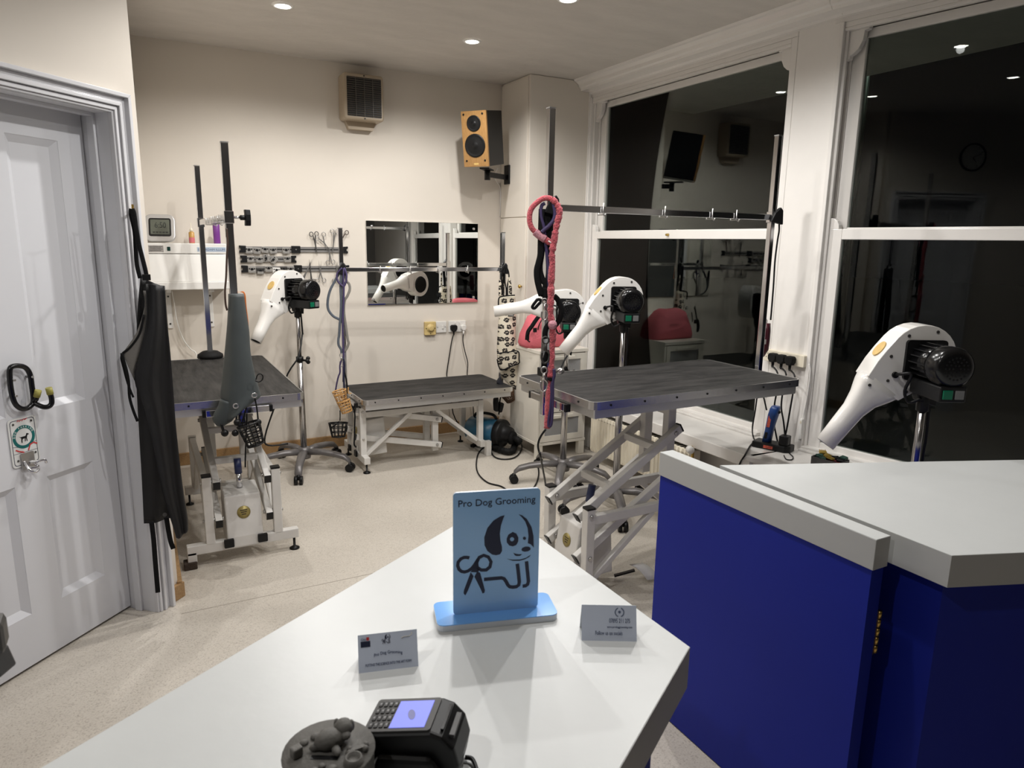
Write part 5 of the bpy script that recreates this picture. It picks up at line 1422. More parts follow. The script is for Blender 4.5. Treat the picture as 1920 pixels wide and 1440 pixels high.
# black apron on the door casing
ah = V((0.0164, 2.9300, 1.6005))
t = thing('hanging_apron', 'long black apron hanging from a hook on the door casing', 'apron', (ah.x, 2.92, .25))
MB().tube([ah + V((0, .05, .0)), ah + V((0, .0, .0)), ah + V((0, -.012, .012))], .004, 8).build('casing_hook', M['brass'], t)
MB().tube(smooth_pts([(0.0143, 2.9100, 1.5989), (0.0189, 2.9100, 1.5816), (0.0215, 2.9100, 1.5270), (0.0259, 2.9100, 1.4719), (0.0328, 2.9100, 1.4242), (0.0386, 2.9100, 1.3841), (0.0406, 2.9100, 1.3639)]), .0075, 8, flat=.25, wdir=(1, 0, 0)).build('neck_strap', M['strap'], t)
MB().tube(smooth_pts([(0.0116, 2.9250, 1.5993), (0.0091, 2.9250, 1.5778), (0.0156, 2.9250, 1.5191), (0.0139, 2.9250, 1.4557), (0.0130, 2.9250, 1.3997), (0.0198, 2.9250, 1.3512)]), .0075, 8, flat=.25, wdir=(1, .2, 0)).build('neck_strap', M['strap'], t)
MB().obox(Matrix.Translation(V((0.0400, 2.9050, 1.3553))), .028, .010, .022).build('buckle', M['black'], t, bevel=.002)
# back panel, front sheet, lining flap
cloth('back_panel', [(0.0220, 2.9250, 1.3545), (0.0012, 2.9250, 1.2275), (-0.0129, 2.9250, 1.0986), (-0.0244, 2.9250, 0.9573), (-0.0308, 2.9250, 0.7919), (-0.0371, 2.9250, 0.5795), (-0.0444, 2.9250, 0.3987)], [(0.0833, 2.9350, 1.3237), (0.0805, 2.9350, 1.1937), (0.0784, 2.9350, 1.0715), (0.0768, 2.9350, 0.9049), (0.0699, 2.9350, 0.7133), (0.0627, 2.9350, 0.5166), (0.0542, 2.9350, 0.4014)], lambda u, v: .010 * math.sin(u * 7 + 2 * v), M['apron'], t, fwd=V((0, 1, 0)))
cloth('front_sheet', [(0.0354, 2.8950, 1.3326), (0.0283, 2.8950, 1.1998), (-0.0039, 2.8950, 1.0822), (-0.0298, 2.8950, 0.9795), (-0.0043, 2.8950, 0.8585), (0.0128, 2.8950, 0.7099), (0.0287, 2.8950, 0.5354), (0.0550, 2.8950, 0.3870), (0.0644, 2.8950, 0.3334)], [(0.0980, 2.9000, 1.3236), (0.0956, 2.9000, 1.1967), (0.0973, 2.9000, 1.0754), (0.0972, 2.9000, 0.9518), (0.0956, 2.9000, 0.8049), (0.0977, 2.9000, 0.6542), (0.1014, 2.9000, 0.5220), (0.1086, 2.9000, 0.4089), (0.1071, 2.9000, 0.3594)], lambda u, v: -.028 * math.sin(PI * u) * (.4 + .6 * v) + .012 * math.sin(u * 9 + v * 3), M['apron'], t, n=14, fwd=V((0, 1, 0)))
cloth('lining_flap', [(0.0249, 2.9150, 1.3063), (0.0254, 2.9150, 1.2474), (-0.0105, 2.9150, 1.1497), (-0.0560, 2.9150, 1.0825), (-0.0546, 2.9150, 1.0584), (-0.0385, 2.9150, 1.0009)], [(0.0336, 2.9150, 1.3061), (0.0309, 2.9150, 1.2274), (0.0098, 2.9150, 1.1187), (-0.0177, 2.9150, 1.0399), (-0.0280, 2.9150, 1.0001), (-0.0303, 2.9150, 0.9718)], lambda u, v: 0, M['lining'], t, n=4, fwd=V((0, 1, 0)))
MB().tube(smooth_pts([(0.0213, 2.9100, 1.2183), (0.0017, 2.9100, 1.1497), (-0.0319, 2.9100, 1.1017), (-0.0638, 2.9100, 1.0717), (-0.0610, 2.9100, 1.0236), (-0.0522, 2.9100, 0.9624), (-0.0390, 2.9100, 0.9102)]), .004, 6).build('edge_binding', M['strap'], t)
MB().tube(smooth_pts([(-0.0629, 2.9000, 1.0811), (-0.0539, 2.9000, 1.0247), (-0.0494, 2.9000, 0.9741), (-0.0510, 2.9000, 0.9134), (-0.0430, 2.9000, 0.8614), (-0.0324, 2.9000, 0.8189)]), .005, 6, flat=.3, wdir=(1, 0, 0)).build('waist_tie', M['strap'], t)
MB().tube(smooth_pts([(-0.0177, 2.9000, 0.4142), (-0.0159, 2.9000, 0.3428), (-0.0173, 2.9000, 0.2531), (-0.0186, 2.9000, 0.1141)]), .0088, 8, flat=.18, wdir=(1, 0, 0)).build('bottom_tie', M['strap'], t)
MB().tube(smooth_pts([(0.0353, 2.9100, 0.4185), (0.0386, 2.9100, 0.3618), (0.0428, 2.9100, 0.3158), (0.0499, 2.9100, 0.2825)]), .0088, 8, flat=.18, wdir=(1, 0, 0)).build('bottom_tie', M['strap'], t)
MB().cyl(V((0.0304, 2.8900, 0.4379)), V((0.0303, 2.8840, 0.4401)), .008, None, 12).build('press_stud', M['greyprim'], t)

# grey bag on the left table's front post
t = thing('grey_bag', 'slate grey waterproof bag slipped over the front post of the left table', 'bag', (.42, 3.2, .60))
bagloft('body', [(0.3529, 3.2350, 1.2649), (0.3476, 3.2350, 1.2115), (0.3350, 3.2350, 1.1090), (0.3213, 3.2350, 1.0055), (0.3060, 3.2350, 0.9012), (0.2939, 3.2350, 0.8171), (0.2924, 3.2350, 0.7636), (0.2999, 3.2350, 0.7033)], [(0.4155, 3.2350, 1.2636), (0.4195, 3.2350, 1.1990), (0.4274, 3.2350, 1.1048), (0.4284, 3.2350, 1.0096), (0.4430, 3.2350, 0.9121), (0.4575, 3.2350, 0.8267), (0.4540, 3.2350, 0.7996), (0.3857, 3.2350, 0.7706)], lambda v: .030 + .045 * v, M['greyfab'], t, fwd=V((0, 1, 0)), wob=.03, n=28)
bagloft('bottom_corner', [(0.2900, 3.2150, 0.8109), (0.2747, 3.2150, 0.7751), (0.2569, 3.2150, 0.7449), (0.2518, 3.2150, 0.7187), (0.2655, 3.2150, 0.6930)], [(0.3303, 3.2150, 0.7964), (0.3399, 3.2150, 0.7524), (0.3435, 3.2150, 0.7304), (0.3322, 3.2150, 0.7072), (0.2943, 3.2150, 0.6881)], lambda v: .035 * (1 - .4 * v), M['greyfab'], t, fwd=V((0, 1, 0)), n=20)
cloth('orange_lining', [(0.3880, 3.2620, 1.2675), (0.3999, 3.2620, 1.2708), (0.4181, 3.2620, 1.2632), (0.4212, 3.2620, 1.2331), (0.4265, 3.2620, 1.1545), (0.4279, 3.2620, 1.0910)], [(0.4138, 3.2620, 1.2737), (0.4209, 3.2620, 1.2704), (0.4264, 3.2620, 1.2537), (0.4271, 3.2620, 1.2068), (0.4309, 3.2620, 1.1438), (0.4309, 3.2620, 1.0909)], lambda u, v: 0, M['orange'], t, n=3, fwd=V((0, 1, 0)))
for (q, rr) in (((0.4228, 3.1600, 0.8260), .010), ((0.3445, 3.1600, 0.7856), .010)):
    c = V(q); MB().tube([c + V((rr * math.cos(2 * PI * j / 12), -.002, rr * math.sin(2 * PI * j / 12))) for j in range(12)], .003, 6, closed=True).build('eyelet', M['chrome'], t)
MB().tube(smooth_pts([(0.4344, 3.1600, 0.8944), (0.4422, 3.1600, 0.9152), (0.4558, 3.1600, 0.9190), (0.4641, 3.1600, 0.9064), (0.4587, 3.1600, 0.8901), (0.4450, 3.1600, 0.8840), (0.4319, 3.1600, 0.8899)]), .0028, 6).build('cord_loop', M['black'], t)
MB().tube(smooth_pts([(0.2824, 3.1700, 0.7086), (0.2873, 3.1700, 0.6841), (0.2927, 3.1700, 0.6666)]), .006, 8).build('cord_tail', M['black'], t)
MB().sphere(V((0.2938, 3.1700, 0.6664)), .016).build('toggle', M['black'], t)

def muzzle(label, c, axis, r0, r1, ln, m, straps=(), up=(0, 0, 1), nr=4, ns=12, solidrim=True, cat='muzzle'):
    "basket muzzle: open mouth at c, basket along axis"
    c = V(c); ax = V(axis).normalized(); t = thing('basket_muzzle', label, cat, c, 0, 'basket muzzles')
    s = ax.cross(V(up)).normalized(); u = s.cross(ax)
    def pt(h, a):
        r = r0 + (r1 - r0) * h
        return c + ax * (ln * h) + s * (r * math.cos(a)) + u * (r * .86 * math.sin(a))
    for i in range(nr):
        h = i / (nr - 1)
        MB().tube([pt(h, 2 * PI * j / 24) for j in range(24)], .0048 if i == 0 else .0034, 6, closed=True).build('hoop', m, t)
    for j in range(ns):
        a = 2 * PI * j / ns
        MB().tube([pt(h, a) for h in (0, .25, .5, .75, 1)] + [c + ax * (ln * 1.03) + s * (r1 * .5 * math.cos(a)) + u * (r1 * .43 * math.sin(a))], .0030, 5).build('rib', m, t)
    MB().lathe([(0, 0), (r1 * .55, 0), (r1 * .55, .004), (0, .004)], c + ax * (ln * 1.03), ax, 14).build('nose_plate', m, t)
    for st in straps: MB().tube(smooth_pts(st), .0052, 6, flat=.5).build('strap', M['strap'] if m is not M['tan'] else M['black'], t)
    return t
mz = muzzle('black basket muzzle hanging below the grey bag on the left table', (0.3935, 3.1700, 0.6962), (.25, -.15, -1), .054, .040, .098, M['black'],
       straps=[[(0.3468, 3.1800, 0.7755), (0.3470, 3.1800, 0.7380), (0.3451, 3.1800, 0.7059), (0.3633, 3.1800, 0.6823)], [(0.3911, 3.1800, 0.7764), (0.3815, 3.1800, 0.7397), (0.3695, 3.1800, 0.7032), (0.3732, 3.1800, 0.6812)], [(0.4262, 3.1700, 0.8101), (0.4321, 3.1700, 0.7637), (0.4340, 3.1700, 0.7257), (0.4347, 3.1700, 0.6929)]], nr=5)
for q in ((0.3455, 3.1600, 0.7112), (0.4327, 3.1600, 0.7015), (0.3345, 3.1550, 0.6654)): MB().sphere(V(q), .015, n=10, rings=6).build('toggle', M['black'], mz)
o = MB().tube(smooth_pts([(0.3933, 3.2000, 0.7380), (0.3876, 3.2000, 0.6774), (0.3811, 3.2000, 0.6040), (0.3745, 3.2000, 0.5301), (0.3722, 3.2000, 0.4903)]), .0035, 6).build('drawstring', M['black'])
tag(o, 'thin black cord hanging from the grey bag past the black muzzle', 'cord')
o = MB().tube(smooth_pts([(0.3618, 3.2220, 1.5416), (0.3622, 3.2220, 1.5152), (0.3623, 3.2220, 1.4820), (0.3581, 3.2220, 1.4486), (0.3532, 3.2220, 1.4039), (0.3468, 3.2220, 1.3365), (0.3390, 3.2220, 1.2800), (0.3376, 3.2220, 1.2231), (0.3423, 3.2220, 1.1954)]), .0062, 8, flat=.4).build('leather_lead', M['leather'])
tag(o, 'brown leather lead hanging beside the front post above the grey bag', 'lead')

# leads on the low back table's left post
def lead(name, label, pts, r, m, flat=1.0, wdir=None, cat='lead', k=4, group=None):
    t = thing(name, label, cat, V(pts[-1]), 0, group)
    MB().tube(smooth_pts(pts, k), r, 8, flat=flat, wdir=wdir).build('strap', m, t)
    return t
def snap(t, c, d=(0, 0, -1), s=1.0, m='steel'):
    c = V(c); d = V(d).normalized(); x = V(VR)
    MB().tube([c + x * (.008 * s * math.cos(2 * PI * j / 12)) + d * (.009 * s * math.sin(2 * PI * j / 12) - .0) for j in range(12)], .0022 * s, 6, closed=True).build('ring', M[m], t)
    MB().cyl(c + d * .009 * s, c + d * .026 * s, .0048 * s, None, 8).build('swivel', M[m], t)
    MB().tube(smooth_pts([c + d * .024 * s, c + d * .034 * s + x * .010 * s, c + d * .052 * s + x * .008 * s, c + d * .058 * s - x * .002 * s, c + d * .046 * s - x * .009 * s, c + d * .030 * s - x * .008 * s]), .0028 * s, 6).build('hook', M[m], t)
G2 = 'leads on the low table post'
lead('dog_lead', 'wide blue-grey loop lead bulging left from the low table post', [(1.1785, 4.4827, 1.3221), (1.1620, 4.4916, 1.2937), (1.1320, 4.5079, 1.2367), (1.1050, 4.5225, 1.1795), (1.0902, 4.5305, 1.1151), (1.0915, 4.5298, 1.0577), (1.1186, 4.5151, 1.0150), (1.1529, 4.4966, 0.9939), (1.1617, 4.4918, 0.9724)], .0085, M['bluegrey'], .4, (.5, -.3, .8), group=G2)
lead('dog_lead', 'purple rope lead looped around the top of the low table post', [(1.1746, 4.4675, 1.3262), (1.1520, 4.4797, 1.3013), (1.1418, 4.4853, 1.2731), (1.1501, 4.4808, 1.2380), (1.1682, 4.4710, 1.2171), (1.1805, 4.4643, 1.2103), (1.1906, 4.4589, 1.2316), (1.1980, 4.4548, 1.2740), (1.1938, 4.4571, 1.3020), (1.1838, 4.4625, 1.3229), (1.1795, 4.4649, 1.2385), (1.1805, 4.4643, 1.2103), (1.1757, 4.4669, 1.1108), (1.1682, 4.4710, 1.0032), (1.1650, 4.4727, 0.8946), (1.1651, 4.4726, 0.7482), (1.1590, 4.4759, 0.5849)], .0062, M['purple'], group=G2)
lead('dog_lead', 'pale grey webbing lead curving out right of the low table post', [(1.1920, 4.4681, 1.3086), (1.1983, 4.4647, 1.2453), (1.2128, 4.4568, 1.2244), (1.2156, 4.4553, 1.1890), (1.1999, 4.4638, 1.1461), (1.1846, 4.4721, 1.1173), (1.1783, 4.4755, 1.0527), (1.1853, 4.4717, 0.9663), (1.1951, 4.4664, 0.8647), (1.1996, 4.4640, 0.8428), (1.1870, 4.4708, 0.8060), (1.1704, 4.4798, 0.7836)], .0085, M['greyweb'], .3, (.8, -.5, .2), group=G2)
tl = lead('dog_lead', 'grey webbing lead with a silver clip down the low table post', [(1.1736, 4.4804, 1.3012), (1.1645, 4.4852, 1.2093), (1.1647, 4.4852, 1.1096), (1.1583, 4.4886, 1.0017), (1.1528, 4.4916, 0.9655), (1.1467, 4.4949, 0.8927), (1.1414, 4.4978, 0.8635), (1.1422, 4.4974, 0.8269), (1.1554, 4.4902, 0.7978), (1.1577, 4.4890, 0.7684)], .0085, M['bluegrey'], .3, (.8, -.5, .2), group=G2)
snap(tl, (1.1521, 4.4770, 0.7625), s=1.3)
lead('dog_lead', 'dark navy cord forked in two below the silver clip', [(1.1528, 4.4766, 0.7330), (1.1420, 4.4824, 0.6922), (1.1407, 4.4832, 0.6477), (1.1301, 4.4889, 0.6177), (1.1170, 4.4960, 0.5578), (1.1088, 4.5004, 0.5014)], .0055, M['purple'], group=G2)
lead('dog_lead', 'dark navy cord running straight down the low table post', [(1.1627, 4.4640, 0.7453), (1.1678, 4.4612, 0.7012), (1.1631, 4.4637, 0.6493), (1.1600, 4.4654, 0.5972), (1.1599, 4.4655, 0.5412), (1.1610, 4.4649, 0.4662)], .0055, M['ink'], group=G2)
lead('dog_lead', 'black cord falling right of the low table post over muzzles', [(1.1684, 4.4636, 0.7008), (1.1676, 4.4640, 0.6489), (1.1750, 4.4600, 0.5970), (1.1786, 4.4581, 0.5523), (1.1757, 4.4596, 0.5072)], .0052, M['strap'], group=G2)
tA = muzzle('tan plastic basket muzzle, upper one hanging at the left end of the low table', (1.1116, 4.4045, 0.5414), (.2, -.1, -1), .050, .036, .075, M['tan'], nr=4, ns=10)
tB = muzzle('tan plastic basket muzzle, lower one tilted at the left end of the low table', (1.1286, 4.3716, 0.4792), (.25, -.2, -1), .046, .036, .075, M['tan'], nr=5, ns=12)
for q in ([(1.0835, 4.3998, 0.5109), (1.1091, 4.3859, 0.5205), (1.1345, 4.3722, 0.5247)], [(1.1585, 4.3554, 0.5698), (1.1575, 4.3559, 0.5332), (1.1748, 4.3466, 0.5316)], [(1.1147, 4.3883, 0.5600), (1.1151, 4.3880, 0.5232), (1.1235, 4.3835, 0.4865)]):
    MB().tube(smooth_pts(q), .006, 6, flat=.5).build('strap', M['tan'], tA)
muzzle('black basket muzzle hanging lowest at the left end of the low table', (1.0966, 4.4019, 0.3295), (-.05, -.15, -1), .060, .042, .090, M['black'],
       straps=[[(1.1135, 4.4090, 0.4106), (1.1133, 4.4091, 0.3757), (1.1114, 4.4101, 0.3407)], [(1.0509, 4.4266, 0.2959), (1.0769, 4.4125, 0.3114), (1.1033, 4.3982, 0.3394)]], nr=4, ns=12)
o = MB().tube(smooth_pts([(1.1697, 4.3764, 0.4616), (1.1900, 4.3654, 0.4273), (1.1973, 4.3615, 0.3827), (1.1946, 4.3629, 0.3126), (1.1911, 4.3648, 0.2320), (1.1885, 4.3662, 0.1814), (1.2000, 4.3600, 0.1613)]), .008, 6, flat=.5).build('hanging_strap', M['strap'])
tag(o, 'black webbing strap hanging down the left end of the low table base', 'strap')

# leads and paw-print bag on the low table's right post
G3 = 'leads on the right post of the low table'
for k, (pts, nm) in enumerate((([(2.3228, 4.4285, 1.3300), (2.3106, 4.4351, 1.3017), (2.3049, 4.4382, 1.2523), (2.3118, 4.4345, 1.1959), (2.3168, 4.4317, 1.1392), (2.3210, 4.4294, 1.0965)], 'leftmost'), ([(2.3249, 4.4173, 1.3339), (2.3224, 4.4187, 1.2813), (2.3230, 4.4184, 1.2250), (2.3311, 4.4140, 1.1756), (2.3319, 4.4136, 1.1117)], 'middle'), ([(2.3375, 4.4259, 1.3300), (2.3504, 4.4189, 1.2951), (2.3542, 4.4169, 1.2458), (2.3453, 4.4217, 1.2032), (2.3462, 4.4212, 1.1251)], 'rightmost'))):
    lead('dog_lead', 'black lead bunched on the right low table post above paw-print bag, %s of three' % nm, pts, .0085, M['strap'], .5, group=G3)
t = thing('paw_bag', 'cream bag with black paw prints hanging at the right end of the low table', 'bag', (2.31, 4.40, .45))
bagloft('body', [(2.2910, 4.4411, 1.1241), (2.2899, 4.4417, 1.0519), (2.2893, 4.4420, 0.9828), (2.2851, 4.4443, 0.9132), (2.2816, 4.4462, 0.8293), (2.2796, 4.4473, 0.7165), (2.2917, 4.4407, 0.6172), (2.3091, 4.4313, 0.5460), (2.3438, 4.4125, 0.4927), (2.3909, 4.3870, 0.4538)], [(2.3896, 4.3877, 1.1292), (2.3943, 4.3852, 1.0537), (2.3965, 4.3840, 0.9847), (2.3975, 4.3835, 0.9152), (2.3987, 4.3828, 0.8313), (2.4125, 4.3754, 0.7259), (2.4259, 4.3681, 0.6481), (2.4285, 4.3667, 0.5624), (2.4271, 4.3674, 0.4905), (2.4240, 4.3691, 0.4472)], lambda v: .022 + .03 * math.sin(PI * min(1, v * 1.1)), M['paw'], t, n=24, wob=.015)
bagloft('pocket_flap', [(2.2543, 4.3947, 0.7186), (2.2597, 4.3918, 0.6696), (2.2663, 4.3883, 0.6205), (2.2848, 4.3782, 0.5961)], [(2.3855, 4.3237, 0.7363), (2.3935, 4.3194, 0.6931), (2.3941, 4.3190, 0.6509), (2.3792, 4.3271, 0.6295)], .020, M['paw'], t, n=18)
MB().tube(smooth_pts([(2.2410, 4.3688, 0.7233), (2.3063, 4.3335, 0.7327), (2.3715, 4.2982, 0.7408), (2.3796, 4.2938, 0.6839), (2.3776, 4.2949, 0.6524), (2.3318, 4.3197, 0.6306), (2.2895, 4.3426, 0.6088), (2.2652, 4.3557, 0.6048), (2.2497, 4.3641, 0.6361), (2.2414, 4.3686, 0.6814)]), .0045, 6).build('binding', M['strap'], t)
MB().tube(smooth_pts([(2.2671, 4.4082, 1.0623), (2.2696, 4.4069, 1.1101), (2.2875, 4.3972, 1.1240), (2.3295, 4.3744, 1.1315), (2.3703, 4.3523, 1.1349)]), .005, 6).build('binding', M['strap'], t)
MB().tube(smooth_pts([(2.3491, 4.4151, 1.2578), (2.3568, 4.4109, 1.2171), (2.3622, 4.4080, 1.1763), (2.3628, 4.4077, 1.1284)]), .011, 8, flat=.3, wdir=VR).build('shoulder_strap', M['paw'], t)
MB().tube(smooth_pts([(2.2914, 4.4301, 1.2440), (2.2902, 4.4307, 1.1897), (2.2908, 4.4304, 1.1249)]), .010, 8, flat=.3, wdir=VR).build('shoulder_strap', M['paw'], t)
MB().tube(smooth_pts([(2.3946, 4.3650, 0.4793), (2.4168, 4.3530, 0.4473), (2.4328, 4.3443, 0.4115), (2.4489, 4.3356, 0.3756), (2.4649, 4.3269, 0.3469)]), .009, 8, flat=.4, wdir=VR).build('tail_strap', M['paw'], t)
MB().prism(rrect(-.018, -.012, .024, .012, .003), (V((2.3283, 4.3397, 0.9979)), VR, V((0, 0, 1)), -VF), 0, .002).build('name_patch', M['black'], t)
text('WAX', (V((2.3138, 4.3445, 0.9923)), VR, V((0, 0, 1)), -VF), .036, M['white'], t, height=.012, d0=.001)
bagloft('dark_pouch', [(2.2683, 4.3755, 0.5554), (2.2491, 4.3859, 0.5231), (2.2493, 4.3858, 0.5018), (2.2813, 4.3685, 0.4882)], [(2.2744, 4.3722, 0.5555), (2.2871, 4.3653, 0.5167), (2.2996, 4.3586, 0.4921), (2.3242, 4.3452, 0.4818)], .03, mat('dark_navy_cloth', (.012, .013, .02), .7), t, n=14)
t = thing('black_boot', 'black quilted dog boot hanging under the right end of the low table, left one', 'boot', V((2.2227, 4.3502, 0.3162)), 0, 'black boots under the low table')
bagloft('body', [(2.2076, 4.3584, 0.3958), (2.2062, 4.3591, 0.3651), (2.2100, 4.3571, 0.3151)], [(2.2404, 4.3406, 0.4078), (2.2441, 4.3386, 0.3657), (2.2414, 4.3401, 0.3041)], .03, M['blackmatt'], t, n=14)
MB().tube([(2.2303, 4.3461, 0.4268), (2.2305, 4.3460, 0.4115), (2.2300, 4.3462, 0.3923)], .010, 6, flat=.4).build('strap', M['strap'], t)
t = thing('black_boot', 'black quilted dog boot hanging under the right end of the low table, right one', 'boot', V((2.2679, 4.3366, 0.3066)), 0, 'black boots under the low table')
bagloft('body', [(2.2492, 4.3567, 0.3653), (2.2495, 4.3565, 0.3305), (2.2531, 4.3545, 0.2958)], [(2.2856, 4.3370, 0.3544), (2.2810, 4.3395, 0.3234), (2.2746, 4.3429, 0.2981)], .03, M['blackmatt'], t, n=14)
MB().tube([(2.2651, 4.3481, 0.4232), (2.2604, 4.3506, 0.3924), (2.2559, 4.3531, 0.3538), (2.2547, 4.3537, 0.3074), (2.2533, 4.3544, 0.2764)], .011, 6, flat=.4).build('strap', M['strap'], t)
muzzle('brown basket hanging under the right end of the low table beside the dresser', (2.3391, 4.4005, 0.4260), (.45, -.1, -1), .062, .036, .075, M['brownbasket'], nr=5, ns=16, cat='basket')

# leads on the window table's left post
G4 = 'leads on the window table post'
R6 = None
t = thing('fuzzy_lead', 'long pink chenille slip lead looped over the left post of the window table', 'lead', V((1.4324, 2.3641, 0.7618)), 0, G4)
MB().tube(smooth_pts([(1.4448, 2.3678, 1.6673), (1.4309, 2.3753, 1.6707), (1.4134, 2.3848, 1.6681), (1.3936, 2.3956, 1.6526), (1.3776, 2.4042, 1.6329), (1.3704, 2.4081, 1.6091), (1.3709, 2.4078, 1.5811), (1.3777, 2.4042, 1.5588), (1.3893, 2.3978, 1.5435)]), [.011] * 33, 10).build('loop', M['pinkfuzz'], t)
MB().tube(smooth_pts([(1.3893, 2.3978, 1.5435), (1.4061, 2.3887, 1.5282), (1.4255, 2.3783, 1.5144)]), .0155, 10).build('pale_sleeve', M['pinkband'], t)
MB().tube(smooth_pts([(1.4255, 2.3783, 1.5144), (1.4371, 2.3720, 1.5061), (1.4500, 2.3650, 1.5007)]), .013, 8).build('end_band', M['pinkfuzz'], t)
MB().cyl(V((1.4291, 2.3613, 1.5092)), V((1.4439, 2.3533, 1.4983)), .003, None, 8).build('slide_pin', M['white'], t)
p1 = smooth_pts([(1.4402, 2.3603, 1.6668), (1.4544, 2.3526, 1.6518), (1.4650, 2.3469, 1.6298), (1.4668, 2.3459, 1.6076), (1.4611, 2.3490, 1.5824), (1.4556, 2.3520, 1.5487), (1.4514, 2.3542, 1.5121), (1.4471, 2.3566, 1.4809), (1.4452, 2.3576, 1.4524), (1.4471, 2.3565, 1.4239), (1.4455, 2.3575, 1.3866), (1.4452, 2.3576, 1.3405), (1.4452, 2.3576, 1.2853)], 5)
random.seed(3)
MB().tube(p1, [.0125 + random.uniform(-.0022, .0028) for _ in p1], 10).build('upper_length', M['pinkfuzz'], t)
p2 = smooth_pts([(1.4401, 2.3526, 1.3316), (1.4413, 2.3520, 1.2788), (1.4425, 2.3513, 1.2256), (1.4489, 2.3479, 1.1845), (1.4517, 2.3464, 1.1430), (1.4510, 2.3468, 1.0971), (1.4505, 2.3470, 1.0382), (1.4476, 2.3486, 0.9703)], 5)
MB().tube(p2, [.0125 + random.uniform(-.002, .0025) for _ in p2], 10).build('lower_length', M['pinkfuzz'], t)
MB().sphere(V((1.4454, 2.3398, 1.1835)), .019, (1, .8, 1)).build('knot', M['pinkband'], t)
p3 = smooth_pts([(1.4456, 2.3470, 0.9580), (1.4437, 2.3480, 0.9280), (1.4417, 2.3491, 0.8850), (1.4401, 2.3500, 0.8243), (1.4389, 2.3506, 0.7587)], 5)
MB().tube(p3, [.008 + min(i, 8) * .0007 + random.uniform(-.0015, .0015) for i, _ in enumerate(p3)], 10).build('tail', M['pinkfuzz'], t)
MB().cyl(V((1.4440, 2.3429, 0.9677)), V((1.4423, 2.3438, 0.9589)), .012, None, 10).build('tail_clip', M['strap'], t)
t = lead('rope_lead', 'purple rope lead looped on the left post of the window table behind pink lead', [(1.4240, 2.3852, 1.6519), (1.4141, 2.3905, 1.6434), (1.4108, 2.3923, 1.6211), (1.4139, 2.3906, 1.5932), (1.4221, 2.3862, 1.5624), (1.4267, 2.3837, 1.5258), (1.4299, 2.3820, 1.4975), (1.4343, 2.3796, 1.4690), (1.4391, 2.3770, 1.4262), (1.4424, 2.3752, 1.3945), (1.4452, 2.3737, 1.3250)], .0072, M['purple'], group=G4)
MB().tube(smooth_pts([(1.4457, 2.3603, 1.6518), (1.4513, 2.3573, 1.6297), (1.4531, 2.3563, 1.6075), (1.4473, 2.3595, 1.5851), (1.4326, 2.3674, 1.5652), (1.4177, 2.3755, 1.5509), (1.4104, 2.3795, 1.5410)]), .0078, 8).build('upper_loop', M['purple'], t)
MB().tube(smooth_pts([(1.4527, 2.3331, 1.0065), (1.4551, 2.3318, 0.9812), (1.4503, 2.3344, 0.9513), (1.4517, 2.3336, 0.8915), (1.4514, 2.3338, 0.8267), (1.4488, 2.3352, 0.7789), (1.4416, 2.3391, 0.7678), (1.4376, 2.3413, 0.7830), (1.4427, 2.3385, 0.8353), (1.4462, 2.3366, 0.8914), (1.4463, 2.3366, 0.9342), (1.4502, 2.3345, 0.9556)]), .0065, 8).build('lower_loop', M['purple'], t)
for k, (pts, nm, r) in enumerate((([(1.4137, 2.3892, 1.6295), (1.4132, 2.3895, 1.5959), (1.4128, 2.3898, 1.5538), (1.4125, 2.3899, 1.5028), (1.4122, 2.3900, 1.4544), (1.4065, 2.3932, 1.4228), (1.4011, 2.3960, 1.3939), (1.4034, 2.3948, 1.3592), (1.4110, 2.3907, 1.3245), (1.4193, 2.3862, 1.2954)], 'leftmost', .0125), ([(1.4273, 2.3896, 1.6299), (1.4258, 2.3904, 1.5823), (1.4232, 2.3918, 1.5257), (1.4182, 2.3945, 1.4543), (1.4139, 2.3969, 1.4169), (1.4158, 2.3958, 1.3851), (1.4254, 2.3906, 1.3563), (1.4361, 2.3848, 1.3419), (1.4340, 2.3859, 1.3156), (1.4294, 2.3884, 1.2892)], 'second from left', .0125), ([(1.4391, 2.3839, 1.6274), (1.4402, 2.3833, 1.5769), (1.4426, 2.3820, 1.5260), (1.4426, 2.3820, 1.4691), (1.4464, 2.3799, 1.4117), (1.4465, 2.3799, 1.3537), (1.4466, 2.3798, 1.2894)], 'third from left', .012), ([(1.4514, 2.3819, 1.6249), (1.4525, 2.3813, 1.5772), (1.4513, 2.3820, 1.5205), (1.4513, 2.3820, 1.4634), (1.4499, 2.3828, 1.4115), (1.4457, 2.3850, 1.3680), (1.4389, 2.3887, 1.3241), (1.4371, 2.3897, 1.2860)], 'rightmost', .010))):
    lead('strap_lead', 'black webbing lead on the left post of the window table, %s of four' % nm, pts, r, M['strap'], .3, VR, group=G4)
t = lead('strap_lead', 'black strap arching out right of the pink lead toward the farther dryer', [(1.4694, 2.3749, 1.2948), (1.4843, 2.3668, 1.2786), (1.4968, 2.3601, 1.2478), (1.4973, 2.3598, 1.2271), (1.4900, 2.3638, 1.1978), (1.4759, 2.3714, 1.1745)], .011, M['strap'], .35, VR, group=G4)
t = lead('strap_lead', 'small black loop sticking out left of the window table post', [(1.4198, 2.3755, 1.2734), (1.4033, 2.3844, 1.2813), (1.3910, 2.3911, 1.2667), (1.3830, 2.3955, 1.2502), (1.3914, 2.3909, 1.2462), (1.4020, 2.3852, 1.2587), (1.4126, 2.3794, 1.2712)], .006, M['strap'], group=G4)
t = lead('strap_lead', 'black lead with a large dark snap hook on the window table post', [(1.4419, 2.3563, 1.1859), (1.4313, 2.3620, 1.1712), (1.4264, 2.3646, 1.1462), (1.4287, 2.3634, 1.1254)], .011, M['strap'], .4, VR, group=G4)
